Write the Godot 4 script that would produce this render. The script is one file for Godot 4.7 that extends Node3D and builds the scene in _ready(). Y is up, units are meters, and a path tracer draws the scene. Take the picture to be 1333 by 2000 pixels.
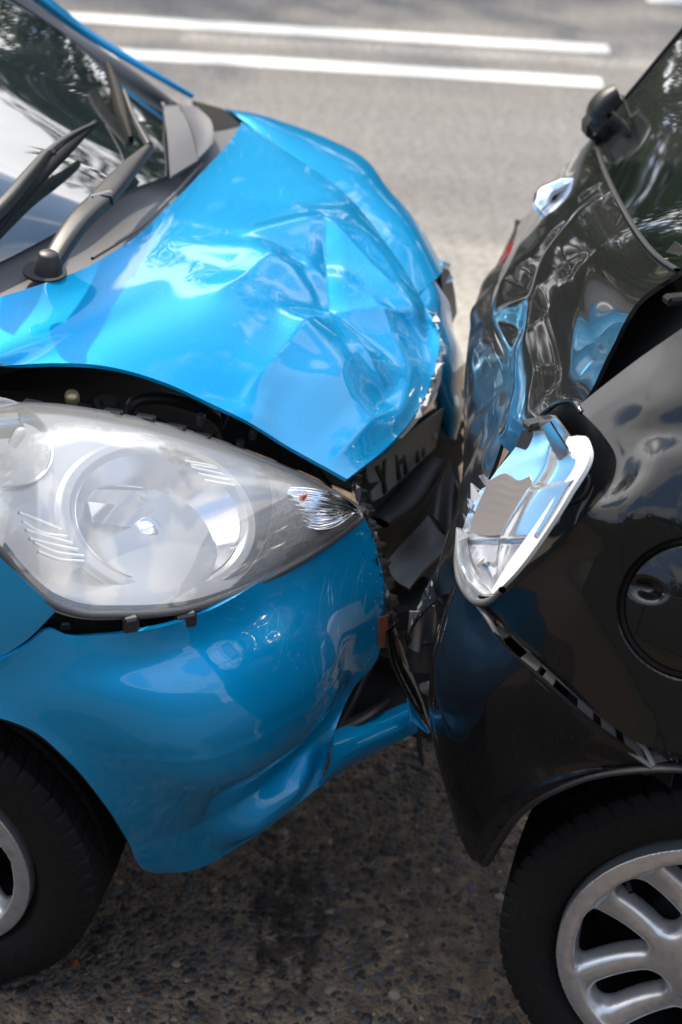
extends Node3D
# Two damaged cars nose to tail on a street. Metres; y up; +x is the way both cars face; the kerb side, z = 0, is nearest the camera.

var M := {}
var used := {}
var rng := RandomNumberGenerator.new()

# ---------------------------------------------------------------- naming
func numbered(called: String) -> String:
	var n: int = used.get(called, 0)
	used[called] = n + 1
	return called if n == 0 else "%s_%03d" % [called, n]

func thing(called: String, label: String, category: String, at := Vector3.ZERO, group := "") -> Node3D:
	var o := Node3D.new()
	o.name = numbered(called)
	add_child(o)
	o.position = at
	o.set_meta("label", label)
	o.set_meta("category", category)
	if group: o.set_meta("group", group)
	return o

func part(called: String, mesh: Mesh, mat: Material, parent: Node, label := "") -> MeshInstance3D:
	var o := MeshInstance3D.new()
	o.name = called
	o.mesh = mesh
	o.material_override = mat
	parent.add_child(o, true)
	if label: o.set_meta("label", label)
	return o

func struct(called: String, mesh: Mesh, mat: Material) -> MeshInstance3D:
	var o := part(called, mesh, mat, self)
	o.set_meta("kind", "structure")
	return o

# ---------------------------------------------------------------- curves
func curve_at(p: Array, lens: PackedFloat32Array, t: float) -> Vector3:
	var n := p.size()
	if n == 2: return p[0].lerp(p[1], t)
	var s := t * lens[n - 1]
	var i := 0
	while i < n - 2 and lens[i + 1] < s: i += 1
	var h := maxf(lens[i + 1] - lens[i], 1e-6)
	var a := clampf((s - lens[i]) / h, 0, 1)
	var p1: Vector3 = p[i]
	var p2: Vector3 = p[i + 1]
	# tangents by arc length keep unevenly spaced points from overshooting
	var d := (p2 - p1) / h
	var t1 := d
	var t2 := d
	if i > 0:
		var h0 := maxf(lens[i] - lens[i - 1], 1e-6)
		var d0: Vector3 = (p1 - p[i - 1]) / h0
		t1 = (d0 * h + d * h0) / (h + h0)
	if i + 2 < n:
		var h2 := maxf(lens[i + 2] - lens[i + 1], 1e-6)
		var d2: Vector3 = (p[i + 2] - p2) / h2
		t2 = (d * h2 + d2 * h) / (h + h2)
	var a2 := a * a
	var a3 := a2 * a
	return p1 * (2 * a3 - 3 * a2 + 1) + t1 * h * (a3 - 2 * a2 + a) + p2 * (3 * a2 - 2 * a3) + t2 * h * (a3 - a2)

func sample(p: Array, n: int) -> Array:
	var lens := PackedFloat32Array([0.0])
	for i in range(1, p.size()): lens.append(lens[i - 1] + (p[i] - p[i - 1]).length())
	var out := []
	for k in n + 1: out.append(curve_at(p, lens, float(k) / n))
	return out

# A sheet between four edges: top and bottom run along u, left and right down v. bulge(u, v) is metres along the normal.
func coons(top: Array, bottom: Array, left: Array, right: Array, nu: int, nv: int) -> Array:
	var t := sample(top, nu)
	var b := sample(bottom, nu)
	var l := sample(left, nv)
	var r := sample(right, nv)
	var g := []
	for j in nv + 1:
		var v := float(j) / nv
		var row := []
		for i in nu + 1:
			var u := float(i) / nu
			var s: Vector3 = t[i] * (1 - v) + b[i] * v + l[j] * (1 - u) + r[j] * u
			s -= t[0] * (1 - u) * (1 - v) + t[nu] * u * (1 - v) + b[0] * (1 - u) * v + b[nu] * u * v
			row.append(s)
		g.append(row)
	return g

func grid_normals(g: Array, out: Vector3) -> Array:
	var nv := g.size() - 1
	var nu: int = g[0].size() - 1
	var ns := []
	var mean := Vector3.ZERO
	for j in nv + 1:
		var row := []
		for i in nu + 1:
			var du: Vector3 = g[j][mini(i + 1, nu)] - g[j][maxi(i - 1, 0)]
			var dv: Vector3 = g[mini(j + 1, nv)][i] - g[maxi(j - 1, 0)][i]
			var n := du.cross(dv)
			if n.length() < 1e-12: n = row[i - 1] if i > 0 else out
			row.append(n.normalized())
			mean += n
		ns.append(row)
	if mean.dot(out) < 0:
		for row in ns:
			for i in row.size(): row[i] = -row[i]
	return ns

func bulged(g: Array, out: Vector3, f: Callable) -> Array:
	var ns := grid_normals(g, out)
	var nv := g.size() - 1
	var nu: int = g[0].size() - 1
	for j in nv + 1:
		for i in nu + 1:
			g[j][i] += ns[j][i] * f.call(float(i) / nu, float(j) / nv, g[j][i])
	return g

# Two triangles, wound clockwise as seen from the side their normals point to.
func quad(st: SurfaceTool, p: Array, n: Array, t: Array) -> void:
	var g: Vector3 = (p[2] - p[0]).cross(p[3] - p[1])
	for k in ([0, 2, 1, 0, 3, 2] if g.dot(n[0] + n[2]) > 0 else [0, 1, 2, 0, 2, 3]):
		st.set_uv(t[k])
		st.set_normal(n[k])
		st.add_vertex(p[k])

# Sheet metal: the grid, a back face `thick` behind it and a rolled rim between.
func sheet(g: Array, out: Vector3, thick := 0.004, st: SurfaceTool = null) -> Variant:
	var own := st == null
	if own:
		st = SurfaceTool.new()
		st.begin(Mesh.PRIMITIVE_TRIANGLES)
	var ns := grid_normals(g, out)
	var nv := g.size() - 1
	var nu: int = g[0].size() - 1
	for j in nv:
		for i in nu:
			var q := [Vector2i(i, j), Vector2i(i + 1, j), Vector2i(i + 1, j + 1), Vector2i(i, j + 1)]
			var p := []; var n := []; var t := []
			for k in q:
				p.append(g[k.y][k.x]); n.append(ns[k.y][k.x]); t.append(Vector2(float(k.x) / nu, float(k.y) / nv))
			quad(st, p, n, t)
			if thick > 0:
				var b := []; var m := []
				for k in 4:
					b.append(p[k] - n[k] * thick); m.append(-n[k])
				quad(st, b, m, t)
	if thick > 0:
		var ring := []
		for i in nu: ring.append(Vector2i(i, 0))
		for j in nv: ring.append(Vector2i(nu, j))
		for i in nu: ring.append(Vector2i(nu - i, nv))
		for j in nv: ring.append(Vector2i(0, nv - j))
		for k in ring.size():
			var a: Vector2i = ring[k]
			var b: Vector2i = ring[(k + 1) % ring.size()]
			var pa: Vector3 = g[a.y][a.x]; var pb: Vector3 = g[b.y][b.x]
			var na: Vector3 = ns[a.y][a.x]; var nb: Vector3 = ns[b.y][b.x]
			if (pb - pa).length() < 1e-6: continue
			var side := (pb - pa).cross(na).normalized()
			var mid: Vector3 = g[nv / 2][nu / 2]
			if side.dot(pa - mid) < 0: side = -side
			var ta := Vector2(float(a.x) / nu, float(a.y) / nv)
			var tb := Vector2(float(b.x) / nu, float(b.y) / nv)
			quad(st, [pa, pb, pb - nb * thick, pa - na * thick], [side, side, side, side], [ta, tb, tb, ta])
	if own: return st.commit()
	return null

func panel(top: Array, bottom: Array, left: Array, right: Array, nu: int, nv: int, out: Vector3, thick := 0.004, f = null) -> Mesh:
	var g := coons(top, bottom, left, right, nu, nv)
	if f != null: g = bulged(g, out, f)
	return sheet(g, out, thick)

# Flat-ish four-cornered plate
func plate(a: Vector3, b: Vector3, c: Vector3, d: Vector3, out: Vector3, thick := 0.004, n := 6, f = null) -> Mesh:
	return panel([a, b], [d, c], [a, d], [b, c], n, n, out, thick, f)

# A round bar along a path; r may be one radius or one for each point; flat squashes it across `up`.
func tube(path: Array, r, sides := 10, st: SurfaceTool = null, per := 6, flat := 1.0, up := Vector3.UP) -> Variant:
	var own := st == null
	if own:
		st = SurfaceTool.new()
		st.begin(Mesh.PRIMITIVE_TRIANGLES)
	var n := (path.size() - 1) * per
	var pts := sample(path, n)
	var rings := []
	for k in n + 1:
		var d: Vector3 = (pts[mini(k + 1, n)] - pts[maxi(k - 1, 0)]).normalized()
		var x := d.cross(up).normalized()
		if x.length() < .5: x = d.cross(Vector3.RIGHT).normalized()
		var y := x.cross(d).normalized()
		var f := float(k) / n * (path.size() - 1)
		var rad: float = r if not (r is Array) else lerpf(r[mini(int(f), r.size() - 1)], r[mini(int(f) + 1, r.size() - 1)], f - int(f))
		var ring := []
		for s in sides:
			var a := TAU * s / sides
			ring.append([pts[k] + (x * cos(a) + y * sin(a) * flat) * rad, (x * cos(a) * flat + y * sin(a)).normalized()])
		rings.append(ring)
	for k in n:
		for s in sides:
			var e := (s + 1) % sides
			var q := [rings[k][s], rings[k][e], rings[k + 1][e], rings[k + 1][s]]
			quad(st, [q[0][0], q[1][0], q[2][0], q[3][0]], [q[0][1], q[1][1], q[2][1], q[3][1]], [Vector2(0, 0), Vector2(1, 0), Vector2(1, 1), Vector2(0, 1)])
	for k in [0, n]:
		var d: Vector3 = (pts[1] - pts[0]).normalized() * -1.0 if k == 0 else (pts[n] - pts[n - 1]).normalized()
		for s in range(1, sides - 1):
			for q in ([0, s, s + 1] if k == 0 else [0, s + 1, s]):
				st.set_normal(d); st.set_uv(Vector2.ZERO); st.add_vertex(rings[k][q][0])
	if own: return st.commit()
	return null

# A turned shape: profile of (radius, height) round an axis.
func lathe(prof: Array, at: Vector3, axis: Vector3, n := 48, st: SurfaceTool = null, smooth := true) -> Variant:
	var own := st == null
	if own:
		st = SurfaceTool.new()
		st.begin(Mesh.PRIMITIVE_TRIANGLES)
	var z := axis.normalized()
	var x := z.cross(Vector3.UP if absf(z.y) < .9 else Vector3.RIGHT).normalized()
	var y := z.cross(x)
	for i in prof.size() - 1:
		var a: Vector2 = prof[i]
		var b: Vector2 = prof[i + 1]
		var d := (b - a).normalized()
		var nrm := Vector2(-d.y, d.x)
		var na := nrm
		var nb := nrm
		if smooth and i > 0:
			var e: Vector2 = (a - prof[i - 1]).normalized()
			if e.dot(d) > .6: na = (nrm + Vector2(-e.y, e.x)).normalized()
		if smooth and i + 2 < prof.size():
			var e: Vector2 = (prof[i + 2] - b).normalized()
			if e.dot(d) > .6: nb = (nrm + Vector2(-e.y, e.x)).normalized()
		for k in n:
			var c := []
			for w in [k, k + 1]:
				var g: float = TAU * w / n
				c.append(x * cos(g) + y * sin(g))
			quad(st, [at + c[0] * a.x + z * a.y, at + c[1] * a.x + z * a.y, at + c[1] * b.x + z * b.y, at + c[0] * b.x + z * b.y],
				[-(c[0] * na.x + z * na.y), -(c[1] * na.x + z * na.y), -(c[1] * nb.x + z * nb.y), -(c[0] * nb.x + z * nb.y)],
				[Vector2(float(k) / n, float(i) / prof.size()), Vector2(float(k + 1) / n, float(i) / prof.size()), Vector2(float(k + 1) / n, float(i + 1) / prof.size()), Vector2(float(k) / n, float(i + 1) / prof.size())])
	if own: return st.commit()
	return null

# A block with chamfered edges, centred at c, edges along the basis
func block(c: Vector3, size: Vector3, basis := Basis.IDENTITY, ch := 0.003, st: SurfaceTool = null) -> Variant:
	var own := st == null
	if own:
		st = SurfaceTool.new()
		st.begin(Mesh.PRIMITIVE_TRIANGLES)
	var h := size / 2
	ch = minf(ch, minf(h.x, minf(h.y, h.z)) * .6)
	for ax in 3:
		for s in [-1.0, 1.0]:
			var u := (ax + 1) % 3
			var v := (ax + 2) % 3
			var p := []
			for k in [[-1, -1], [1, -1], [1, 1], [-1, 1]]:
				var q := Vector3.ZERO
				q[ax] = s * h[ax]; q[u] = k[0] * (h[u] - ch); q[v] = k[1] * (h[v] - ch)
				p.append(c + basis * q)
			var nn := Vector3.ZERO
			nn[ax] = s
			nn = basis * nn
			if s > 0: p.reverse()
			quad(st, p, [nn, nn, nn, nn], [Vector2(0, 0), Vector2(1, 0), Vector2(1, 1), Vector2(0, 1)])
			for s2 in [-1.0, 1.0]:
				var e := []
				for k in [-1, 1]:
					var q := Vector3.ZERO
					q[ax] = s * h[ax]; q[u] = s2 * (h[u] - ch); q[v] = k * (h[v] - ch)
					e.append(c + basis * q)
				for k in [1, -1]:
					var q := Vector3.ZERO
					q[ax] = s * (h[ax] - ch); q[u] = s2 * h[u]; q[v] = k * (h[v] - ch)
					e.append(c + basis * q)
				var m := Vector3.ZERO
				m[ax] = s; m[u] = s2
				m = (basis * m).normalized()
				if s * s2 < 0: e.reverse()
				quad(st, e, [m, m, m, m], [Vector2(0, 0), Vector2(1, 0), Vector2(1, 1), Vector2(0, 1)])
	if own: return st.commit()
	return null

func tool() -> SurfaceTool:
	var st := SurfaceTool.new()
	st.begin(Mesh.PRIMITIVE_TRIANGLES)
	return st

# ---------------------------------------------------------------- surface nets for cast shapes
func nets(lo: Vector3, n: Vector3i, cell: float, f: Callable) -> Mesh:
	var sx := n.x + 1
	var sy := n.y + 1
	var val := PackedFloat32Array()
	val.resize(sx * sy * (n.z + 1))
	var at := 0
	for z in n.z + 1:
		for y in sy:
			for x in sx:
				val[at] = f.call(lo + Vector3(x, y, z) * cell)
				at += 1
	var id := PackedInt32Array()
	id.resize(n.x * n.y * n.z)
	id.fill(-1)
	var vs := PackedVector3Array()
	var off := [0, 1, sx, sx + 1, sx * sy, sx * sy + 1, sx * sy + sx, sx * sy + sx + 1]
	for z in n.z:
		for y in n.y:
			for x in n.x:
				var b := (z * sy + y) * sx + x
				var inside := 0
				for k in 8: inside += int(val[b + off[k]] < 0)
				if inside == 0 or inside == 8: continue
				var sum := Vector3.ZERO
				var cnt := 0
				for e in [[0, 1], [2, 3], [4, 5], [6, 7], [0, 2], [1, 3], [4, 6], [5, 7], [0, 4], [1, 5], [2, 6], [3, 7]]:
					var a := val[b + off[e[0]]]
					var c := val[b + off[e[1]]]
					if (a < 0) != (c < 0):
						var t := a / (a - c)
						var pa := Vector3(e[0] & 1, (e[0] >> 1) & 1, e[0] >> 2)
						var pc := Vector3(e[1] & 1, (e[1] >> 1) & 1, e[1] >> 2)
						sum += pa.lerp(pc, t)
						cnt += 1
				id[(z * n.y + y) * n.x + x] = vs.size()
				vs.append(lo + (Vector3(x, y, z) + sum / cnt) * cell)
	var idx := PackedInt32Array()
	var st1 := [1, n.x, n.x * n.y]
	var sv := [1, sx, sx * sy]
	for z in range(1, n.z):
		for y in range(1, n.y):
			for x in range(1, n.x):
				var b := (z * sy + y) * sx + x
				var ci := (z * n.y + y) * n.x + x
				for ax in 3:
					var a := val[b] < 0
					if a == (val[b + sv[ax]] < 0): continue
					var u: int = st1[(ax + 1) % 3]
					var w: int = st1[(ax + 2) % 3]
					var q := [id[ci], id[ci - u], id[ci - u - w], id[ci - w]]
					if a: q.reverse()
					if q.min() < 0: continue
					idx.append_array([q[0], q[1], q[2], q[0], q[2], q[3]])
	var nr := PackedVector3Array()
	for p in vs:
		var e := cell * .6
		nr.append(Vector3(f.call(p + Vector3(e, 0, 0)) - f.call(p - Vector3(e, 0, 0)), f.call(p + Vector3(0, e, 0)) - f.call(p - Vector3(0, e, 0)), f.call(p + Vector3(0, 0, e)) - f.call(p - Vector3(0, 0, e))).normalized())
	for k in range(0, idx.size(), 3):
		var gn := (vs[idx[k + 1]] - vs[idx[k]]).cross(vs[idx[k + 2]] - vs[idx[k]])
		if gn.dot(nr[idx[k]] + nr[idx[k + 1]] + nr[idx[k + 2]]) > 0:
			var sw := idx[k + 1]
			idx[k + 1] = idx[k + 2]
			idx[k + 2] = sw
	var arr := []
	arr.resize(Mesh.ARRAY_MAX)
	arr[Mesh.ARRAY_VERTEX] = vs
	arr[Mesh.ARRAY_NORMAL] = nr
	arr[Mesh.ARRAY_INDEX] = idx
	var me := ArrayMesh.new()
	me.add_surface_from_arrays(Mesh.PRIMITIVE_TRIANGLES, arr)
	return me

func smax(a: float, b: float, k: float) -> float:
	var h := maxf(k - absf(a - b), 0.0) / k
	return maxf(a, b) + h * h * k * .25

func smin(a: float, b: float, k: float) -> float:
	return -smax(-a, -b, k)

# Eases the inside of a sheet so that notches in its edges do not run across it.
func relax(g: Array, rounds: int) -> Array:
	var nv := g.size() - 1
	var nu: int = g[0].size() - 1
	for k in rounds:
		for j in range(1, nv):
			var r: Array = g[j]
			var up: Array = g[j - 1]
			var dn: Array = g[j + 1]
			for i in range(1, nu): r[i] = (r[i - 1] + r[i + 1] + up[i] + dn[i]) * .25
	return g

# A flat pressed arm along a path, one width for each point.
func bar(path: Array, widths: Array, thick: float, up := Vector3.UP) -> Mesh:
	var n := (path.size() - 1) * 8
	var pts := sample(path, n)
	var g := []
	for k in n + 1:
		var d: Vector3 = (pts[mini(k + 1, n)] - pts[maxi(k - 1, 0)]).normalized()
		var x := d.cross(up).normalized()
		var y := x.cross(d).normalized()
		var f := float(k) / n * (path.size() - 1)
		var w := lerpf(widths[mini(int(f), widths.size() - 1)], widths[mini(int(f) + 1, widths.size() - 1)], f - int(f))
		var row := []
		for s in [-.5, -.5, -.42, -.2, 0, .2, .42, .5, .5]:
			row.append(pts[k] + x * s * w + y * thick * (.5 - 1.6 * maxf(0, absf(s) - .4) * 4.0))
		row[0] -= y * thick
		row[8] -= y * thick
		g.append(row)
	return sheet(g, up, thick * .6)

# ---------------------------------------------------------------- materials
func mat(c: Color, rough := .5, metal := 0.0, coat := 0.0) -> StandardMaterial3D:
	var m := StandardMaterial3D.new()
	m.albedo_color = c
	m.roughness = rough
	m.metallic = metal
	if coat > 0:
		m.clearcoat_enabled = true
		m.clearcoat = coat
		m.clearcoat_roughness = .03
		m.metallic_specular = .15
	return m

func noise_tex(freq: float, ramp: Array, seed: int, oct := 4, size := 512, normal := false, strength := 4.0) -> NoiseTexture2D:
	var n := FastNoiseLite.new()
	n.seed = seed
	n.frequency = freq
	n.fractal_octaves = oct
	var t := NoiseTexture2D.new()
	t.width = size
	t.height = size
	t.seamless = true
	t.noise = n
	if normal:
		t.as_normal_map = true
		t.bump_strength = strength
	else:
		var g := Gradient.new()
		g.offsets = PackedFloat32Array(ramp.map(func(r): return r[0]))
		g.colors = PackedColorArray(ramp.map(func(r): return r[1]))
		t.color_ramp = g
	return t

func dab(im: Image, x: float, y: float, r: float, c: Color, a: float) -> void:
	for j in range(int(y - r) - 1, int(y + r) + 2):
		for i in range(int(x - r) - 1, int(x + r) + 2):
			if i < 0 or j < 0 or i >= im.get_width() or j >= im.get_height(): continue
			var k := clampf(r + .5 - Vector2(i - x, j - y).length(), 0, 1) * a
			if k > 0: im.set_pixel(i, j, im.get_pixel(i, j).lerp(c, k))

func scratch(im: Image, a: Vector2, b: Vector2, w: float, c: Color, al: float, wob := 2.0) -> void:
	var s := im.get_width()
	var n := int((b - a).length() * s / maxf(w, .8)) + 2
	var ph := rng.randf() * 9
	for k in n:
		var t := float(k) / (n - 1)
		var p := a.lerp(b, t) * s
		var q := p + (b - a).orthogonal().normalized() * sin(t * 5 + ph) * wob
		if rng.randf() < .82: dab(im, q.x, q.y, w * (.35 + .65 * sin(PI * t)) * rng.randf_range(.6, 1), c, al * rng.randf_range(.5, 1))

func specks(im: Image, n: int, c: Color, al: float, r0: float, r1: float, area := Rect2(0, 0, 1, 1)) -> void:
	var s := im.get_width()
	for k in n:
		dab(im, (area.position.x + rng.randf() * area.size.x) * s, (area.position.y + rng.randf() * area.size.y) * s, rng.randf_range(r0, r1), c, al * rng.randf_range(.3, 1))

func with_tex(m: StandardMaterial3D, im: Image) -> StandardMaterial3D:
	im.generate_mipmaps()
	m.albedo_texture = ImageTexture.create_from_image(im)
	m.albedo_color = Color.WHITE
	return m

func make_materials() -> void:
	var blue := Color(.0, .56, .77)
	M.blue = mat(blue, .42, .45, 1.0)
	M.black = mat(Color(.06, .06, .063), .3, 0, .75)
	M.trim = mat(Color(.33, .33, .34), .6)           # weathered grey plastic
	M.plastic = mat(Color(.12, .12, .125), .45)
	M.dark = mat(Color(.1, .1, .1), .8)
	M.void = mat(Color(.05, .05, .05), 1.0)
	M.lamp_back = mat(Color(.84, .84, .84), .2, .85)
	M.rubber = mat(Color(.12, .12, .122), .7)
	M.rubber.metallic_specular = .3
	M.alloy = mat(Color(.8, .8, .81), .32, .8)
	M.alloy_dark = mat(Color(.1, .1, .1), .6, .3)
	M.silver = mat(Color(.8, .8, .81), .18, 1.0)
	M.chrome = mat(Color(.93, .93, .94), .05, 1.0)
	M.satin = mat(Color(.62, .62, .62), .3, .5)
	M.bezel = mat(Color(.3, .3, .3), .45)
	M.white = mat(Color(.9, .9, .89), .35)
	M.red = mat(Color(.55, .03, .03), .12)
	M.amber = mat(Color(.75, .3, .12), .3)
	M.reflection_grey = mat(Color(.6, .57, .55), .3, .5)
	M.pink = mat(Color(.75, .55, .52), .2)
	M.grey = mat(Color(.24, .24, .245), .55)
	M.rust = mat(Color(.42, .22, .12), .9)
	M.bare = mat(Color(.62, .62, .6), .5, .3)
	M.steel = mat(Color(.5, .5, .51), .3, .6)
	M.letter = mat(Color(.05, .05, .05), .6)
	M.brass = mat(Color(.6, .55, .4), .4, .6)
	var g := mat(Color(.75, .85, .85, .12), .02)
	g.transparency = BaseMaterial3D.TRANSPARENCY_ALPHA
	M.glass = g
	var dg := mat(Color(.1, .12, .12, .72), .02, 0, 1.0)
	dg.transparency = BaseMaterial3D.TRANSPARENCY_ALPHA
	M.tint = dg
	var l := mat(Color(.85, .85, .84, .12), .05)
	l.transparency = BaseMaterial3D.TRANSPARENCY_ALPHA
	M.lens = l
	M.tint.metallic_specular = 1.0
	var sc := mat(Color(.12, .15, .17, .88), .015, 0, 1.0)
	sc.transparency = BaseMaterial3D.TRANSPARENCY_ALPHA
	sc.metallic_specular = 1.0
	M.screen = sc
	var c := mat(Color(.9, .92, .95, .08), .02)
	c.transparency = BaseMaterial3D.TRANSPARENCY_ALPHA
	M.clear = c

	# bonnet: dust and stone chips in the paint
	var im := Image.create(1024, 1024, false, Image.FORMAT_RGB8)
	im.fill(blue)
	specks(im, 7000, Color(.5, .74, .88), .6, .5, 1.2)
	specks(im, 700, Color(.78, .88, .93), .8, .7, 1.7, Rect2(.25, .2, .75, .8))
	for k in 26:
		var a := Vector2(rng.randf_range(.55, .97), rng.randf_range(.3, .95))
		scratch(im, a, a + Vector2(rng.randf_range(-.1, .1), rng.randf_range(-.12, .12)), rng.randf_range(.5, 1.1), Color(.72, .86, .93), .5)
	M.blue_hood = with_tex(mat(blue, .42, .45, 1.0), im)
	# bumper: long pale scuffs where the other car slid past
	im = Image.create(1024, 1024, false, Image.FORMAT_RGB8)
	im.fill(blue)
	specks(im, 1800, Color(.25, .55, .8), .5, .4, .9)
	specks(im, 320, Color(.8, .9, .95), .8, .5, 1.5, Rect2(.55, .02, .45, .75))
	for k in 60:
		var a := Vector2(rng.randf_range(.6, .97), rng.randf_range(.05, .6))
		scratch(im, a, a + Vector2(rng.randf_range(-.16, -.03), rng.randf_range(.06, .2)), rng.randf_range(.6, 1.4), Color(.62, .8, .9), rng.randf_range(.25, .6), 5)
	for k in 12:
		var a := Vector2(rng.randf_range(.72, .98), rng.randf_range(.05, .55))
		scratch(im, a, a + Vector2(rng.randf_range(-.06, -.02), rng.randf_range(.03, .09)), rng.randf_range(1.2, 2.8), Color(.82, .9, .94), .85)
	for k in 90:
		var t := rng.randf() * rng.randf()
		dab(im, (1.0 - pow(rng.randf(), 2.2) * .05) * 1024, (.02 + t) * 760, rng.randf_range(.7, 3.5), [Color(.8, .86, .88), Color(.1, .12, .14), Color(.45, .55, .6)][k % 3], .8)
	M.blue_bumper = with_tex(mat(blue, .42, .45, 1.0), im)
	# black bumper: white scuffs running down it
	im = Image.create(1024, 1024, false, Image.FORMAT_RGB8)
	im.fill(Color(.1, .1, .105))
	specks(im, 500, Color(.3, .3, .32), .5, .4, .9)
	for k in 46:
		var a := Vector2(rng.randf_range(.02, .9), rng.randf_range(.0, .9))
		scratch(im, a, a + Vector2(rng.randf_range(-.03, .03), rng.randf_range(.02, .12)), rng.randf_range(2.0, 8.0), Color(.75, .78, .82), rng.randf_range(.4, .9), 5)
	M.black_scuffed = with_tex(mat(Color.BLACK, .4, 0, .45), im)
	M.black_scuffed.clearcoat_roughness = .14
	im = Image.create(1024, 1024, false, Image.FORMAT_RGB8)
	im.fill(Color(.07, .07, .072))
	specks(im, 900, Color(.3, .3, .3), .5, .4, .9)
	for k in 22:
		var a := Vector2(rng.randf_range(.03, .34), rng.randf_range(.0, .5))
		scratch(im, a, a + Vector2(rng.randf_range(-.02, .02), rng.randf_range(.03, .14)), rng.randf_range(1.5, 6.0), Color(.78, .8, .84), rng.randf_range(.4, .9), 5)
	M.black_side = with_tex(mat(Color.BLACK, .5, 0, .6), im)
	M.black_side.metallic_specular = .08
	im = Image.create(1024, 1024, false, Image.FORMAT_RGB8)
	im.fill(Color(.1, .1, .1))
	specks(im, 6000, Color(.3, .31, .3), .35, .4, .9)
	M.black_dusty = with_tex(mat(Color.BLACK, .3, 0, 1.0), im)
	# road film on wheels and tyres
	M.alloy.albedo_texture = noise_tex(.03, [[0, Color(.84, .83, .81)], [.4, Color(.95, .95, .94)], [1, Color(1, 1, 1)]], 61, 5)
	M.alloy.uv1_triplanar = true
	M.alloy.uv1_scale = Vector3(3, 3, 3)
	M.rubber.albedo_texture = noise_tex(.05, [[0, Color(.6, .6, .6)], [.5, Color(.85, .84, .83)], [1, Color(1, .98, .95)]], 62, 5)
	M.rubber.uv1_triplanar = true
	M.rubber.uv1_scale = Vector3(4, 4, 4)
	# oil that has soaked into the lane
	im = Image.create(256, 256, false, Image.FORMAT_RGBA8)
	var bn := FastNoiseLite.new()
	bn.seed = 77
	bn.frequency = .03
	for y in 256:
		for x in 256:
			var edge := Vector2((x - 128) / 100.0, (y - 128) / 120.0).length() + bn.get_noise_2d(x, y) * .9
			im.set_pixel(x, y, Color(.035, .03, .028, .42 * (1 - smoothstep(.35, .62, edge))))
	M.stain = with_tex(mat(Color.WHITE, .45), im)
	M.stain.transparency = BaseMaterial3D.TRANSPARENCY_ALPHA
	# number plate: white, its colour greyed for the deep shade it sits in
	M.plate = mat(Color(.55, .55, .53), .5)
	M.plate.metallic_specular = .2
	M.bezel = mat(Color(.42, .42, .42), .4)
	M.bezel.albedo_texture = noise_tex(.022, [[0, Color(.45, .45, .44)], [.42, Color(.6, .6, .59)], [.5, Color(.95, .95, .94)], [.62, Color(.7, .7, .69)], [1, Color(.5, .5, .5)]], 55, 6)
	# ground
	var a := mat(Color.WHITE, .9)
	a.vertex_color_use_as_albedo = true
	a.albedo_texture = noise_tex(.035, [[0, Color(.72, .72, .72)], [.5, Color(.9, .9, .9)], [1, Color(1, 1, 1)]], 5, 5)
	a.uv1_triplanar = true
	a.uv1_world_triplanar = true
	a.uv1_scale = Vector3(1.1, 1.1, 1.1)
	a.normal_enabled = true
	a.normal_texture = noise_tex(.12, [], 8, 3, 512, true, 5.0)
	M.asphalt = a
	var k := mat(Color.WHITE, .92)
	k.albedo_texture = noise_tex(.02, [[0, Color(.25, .21, .175)], [.45, Color(.36, .305, .255)], [.7, Color(.42, .36, .3)], [1, Color(.5, .44, .37)]], 15, 6)
	k.uv1_triplanar = true
	k.uv1_world_triplanar = true
	k.uv1_scale = Vector3(1.7, 1.7, 1.7)
	k.normal_enabled = true
	k.normal_texture = noise_tex(.09, [], 18, 4, 512, true, 9.0)
	M.mortar = k
	var pt := mat(Color(.86, .86, .84), .7)
	pt.albedo_texture = noise_tex(.05, [[0, Color(.75, .75, .74)], [.6, Color(1, 1, 1)], [1, Color(1, 1, 1)]], 25, 5)
	pt.uv1_triplanar = true
	pt.uv1_world_triplanar = true
	M.line = pt
	var wp := mat(Color.WHITE, .8)
	wp.albedo_texture = noise_tex(.06, [[0, Color(.8, .78, .75, 0)], [.5, Color(.8, .78, .75, .05)], [.62, Color(.8, .78, .75, .6)], [1, Color(.85, .84, .8, .7)]], 35, 5)
	wp.transparency = BaseMaterial3D.TRANSPARENCY_ALPHA
	wp.uv1_triplanar = true
	wp.uv1_world_triplanar = true
	M.worn = wp
	var st := mat(Color.WHITE, .55)
	st.vertex_color_use_as_albedo = true
	M.stone = st
	var lf := mat(Color(.2, .3, .1), .6)
	lf.backlight_enabled = true
	lf.backlight = Color(.12, .18, .04)
	M.leaf = lf
	M.bark = mat(Color(.3, .24, .19), .9)

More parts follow.
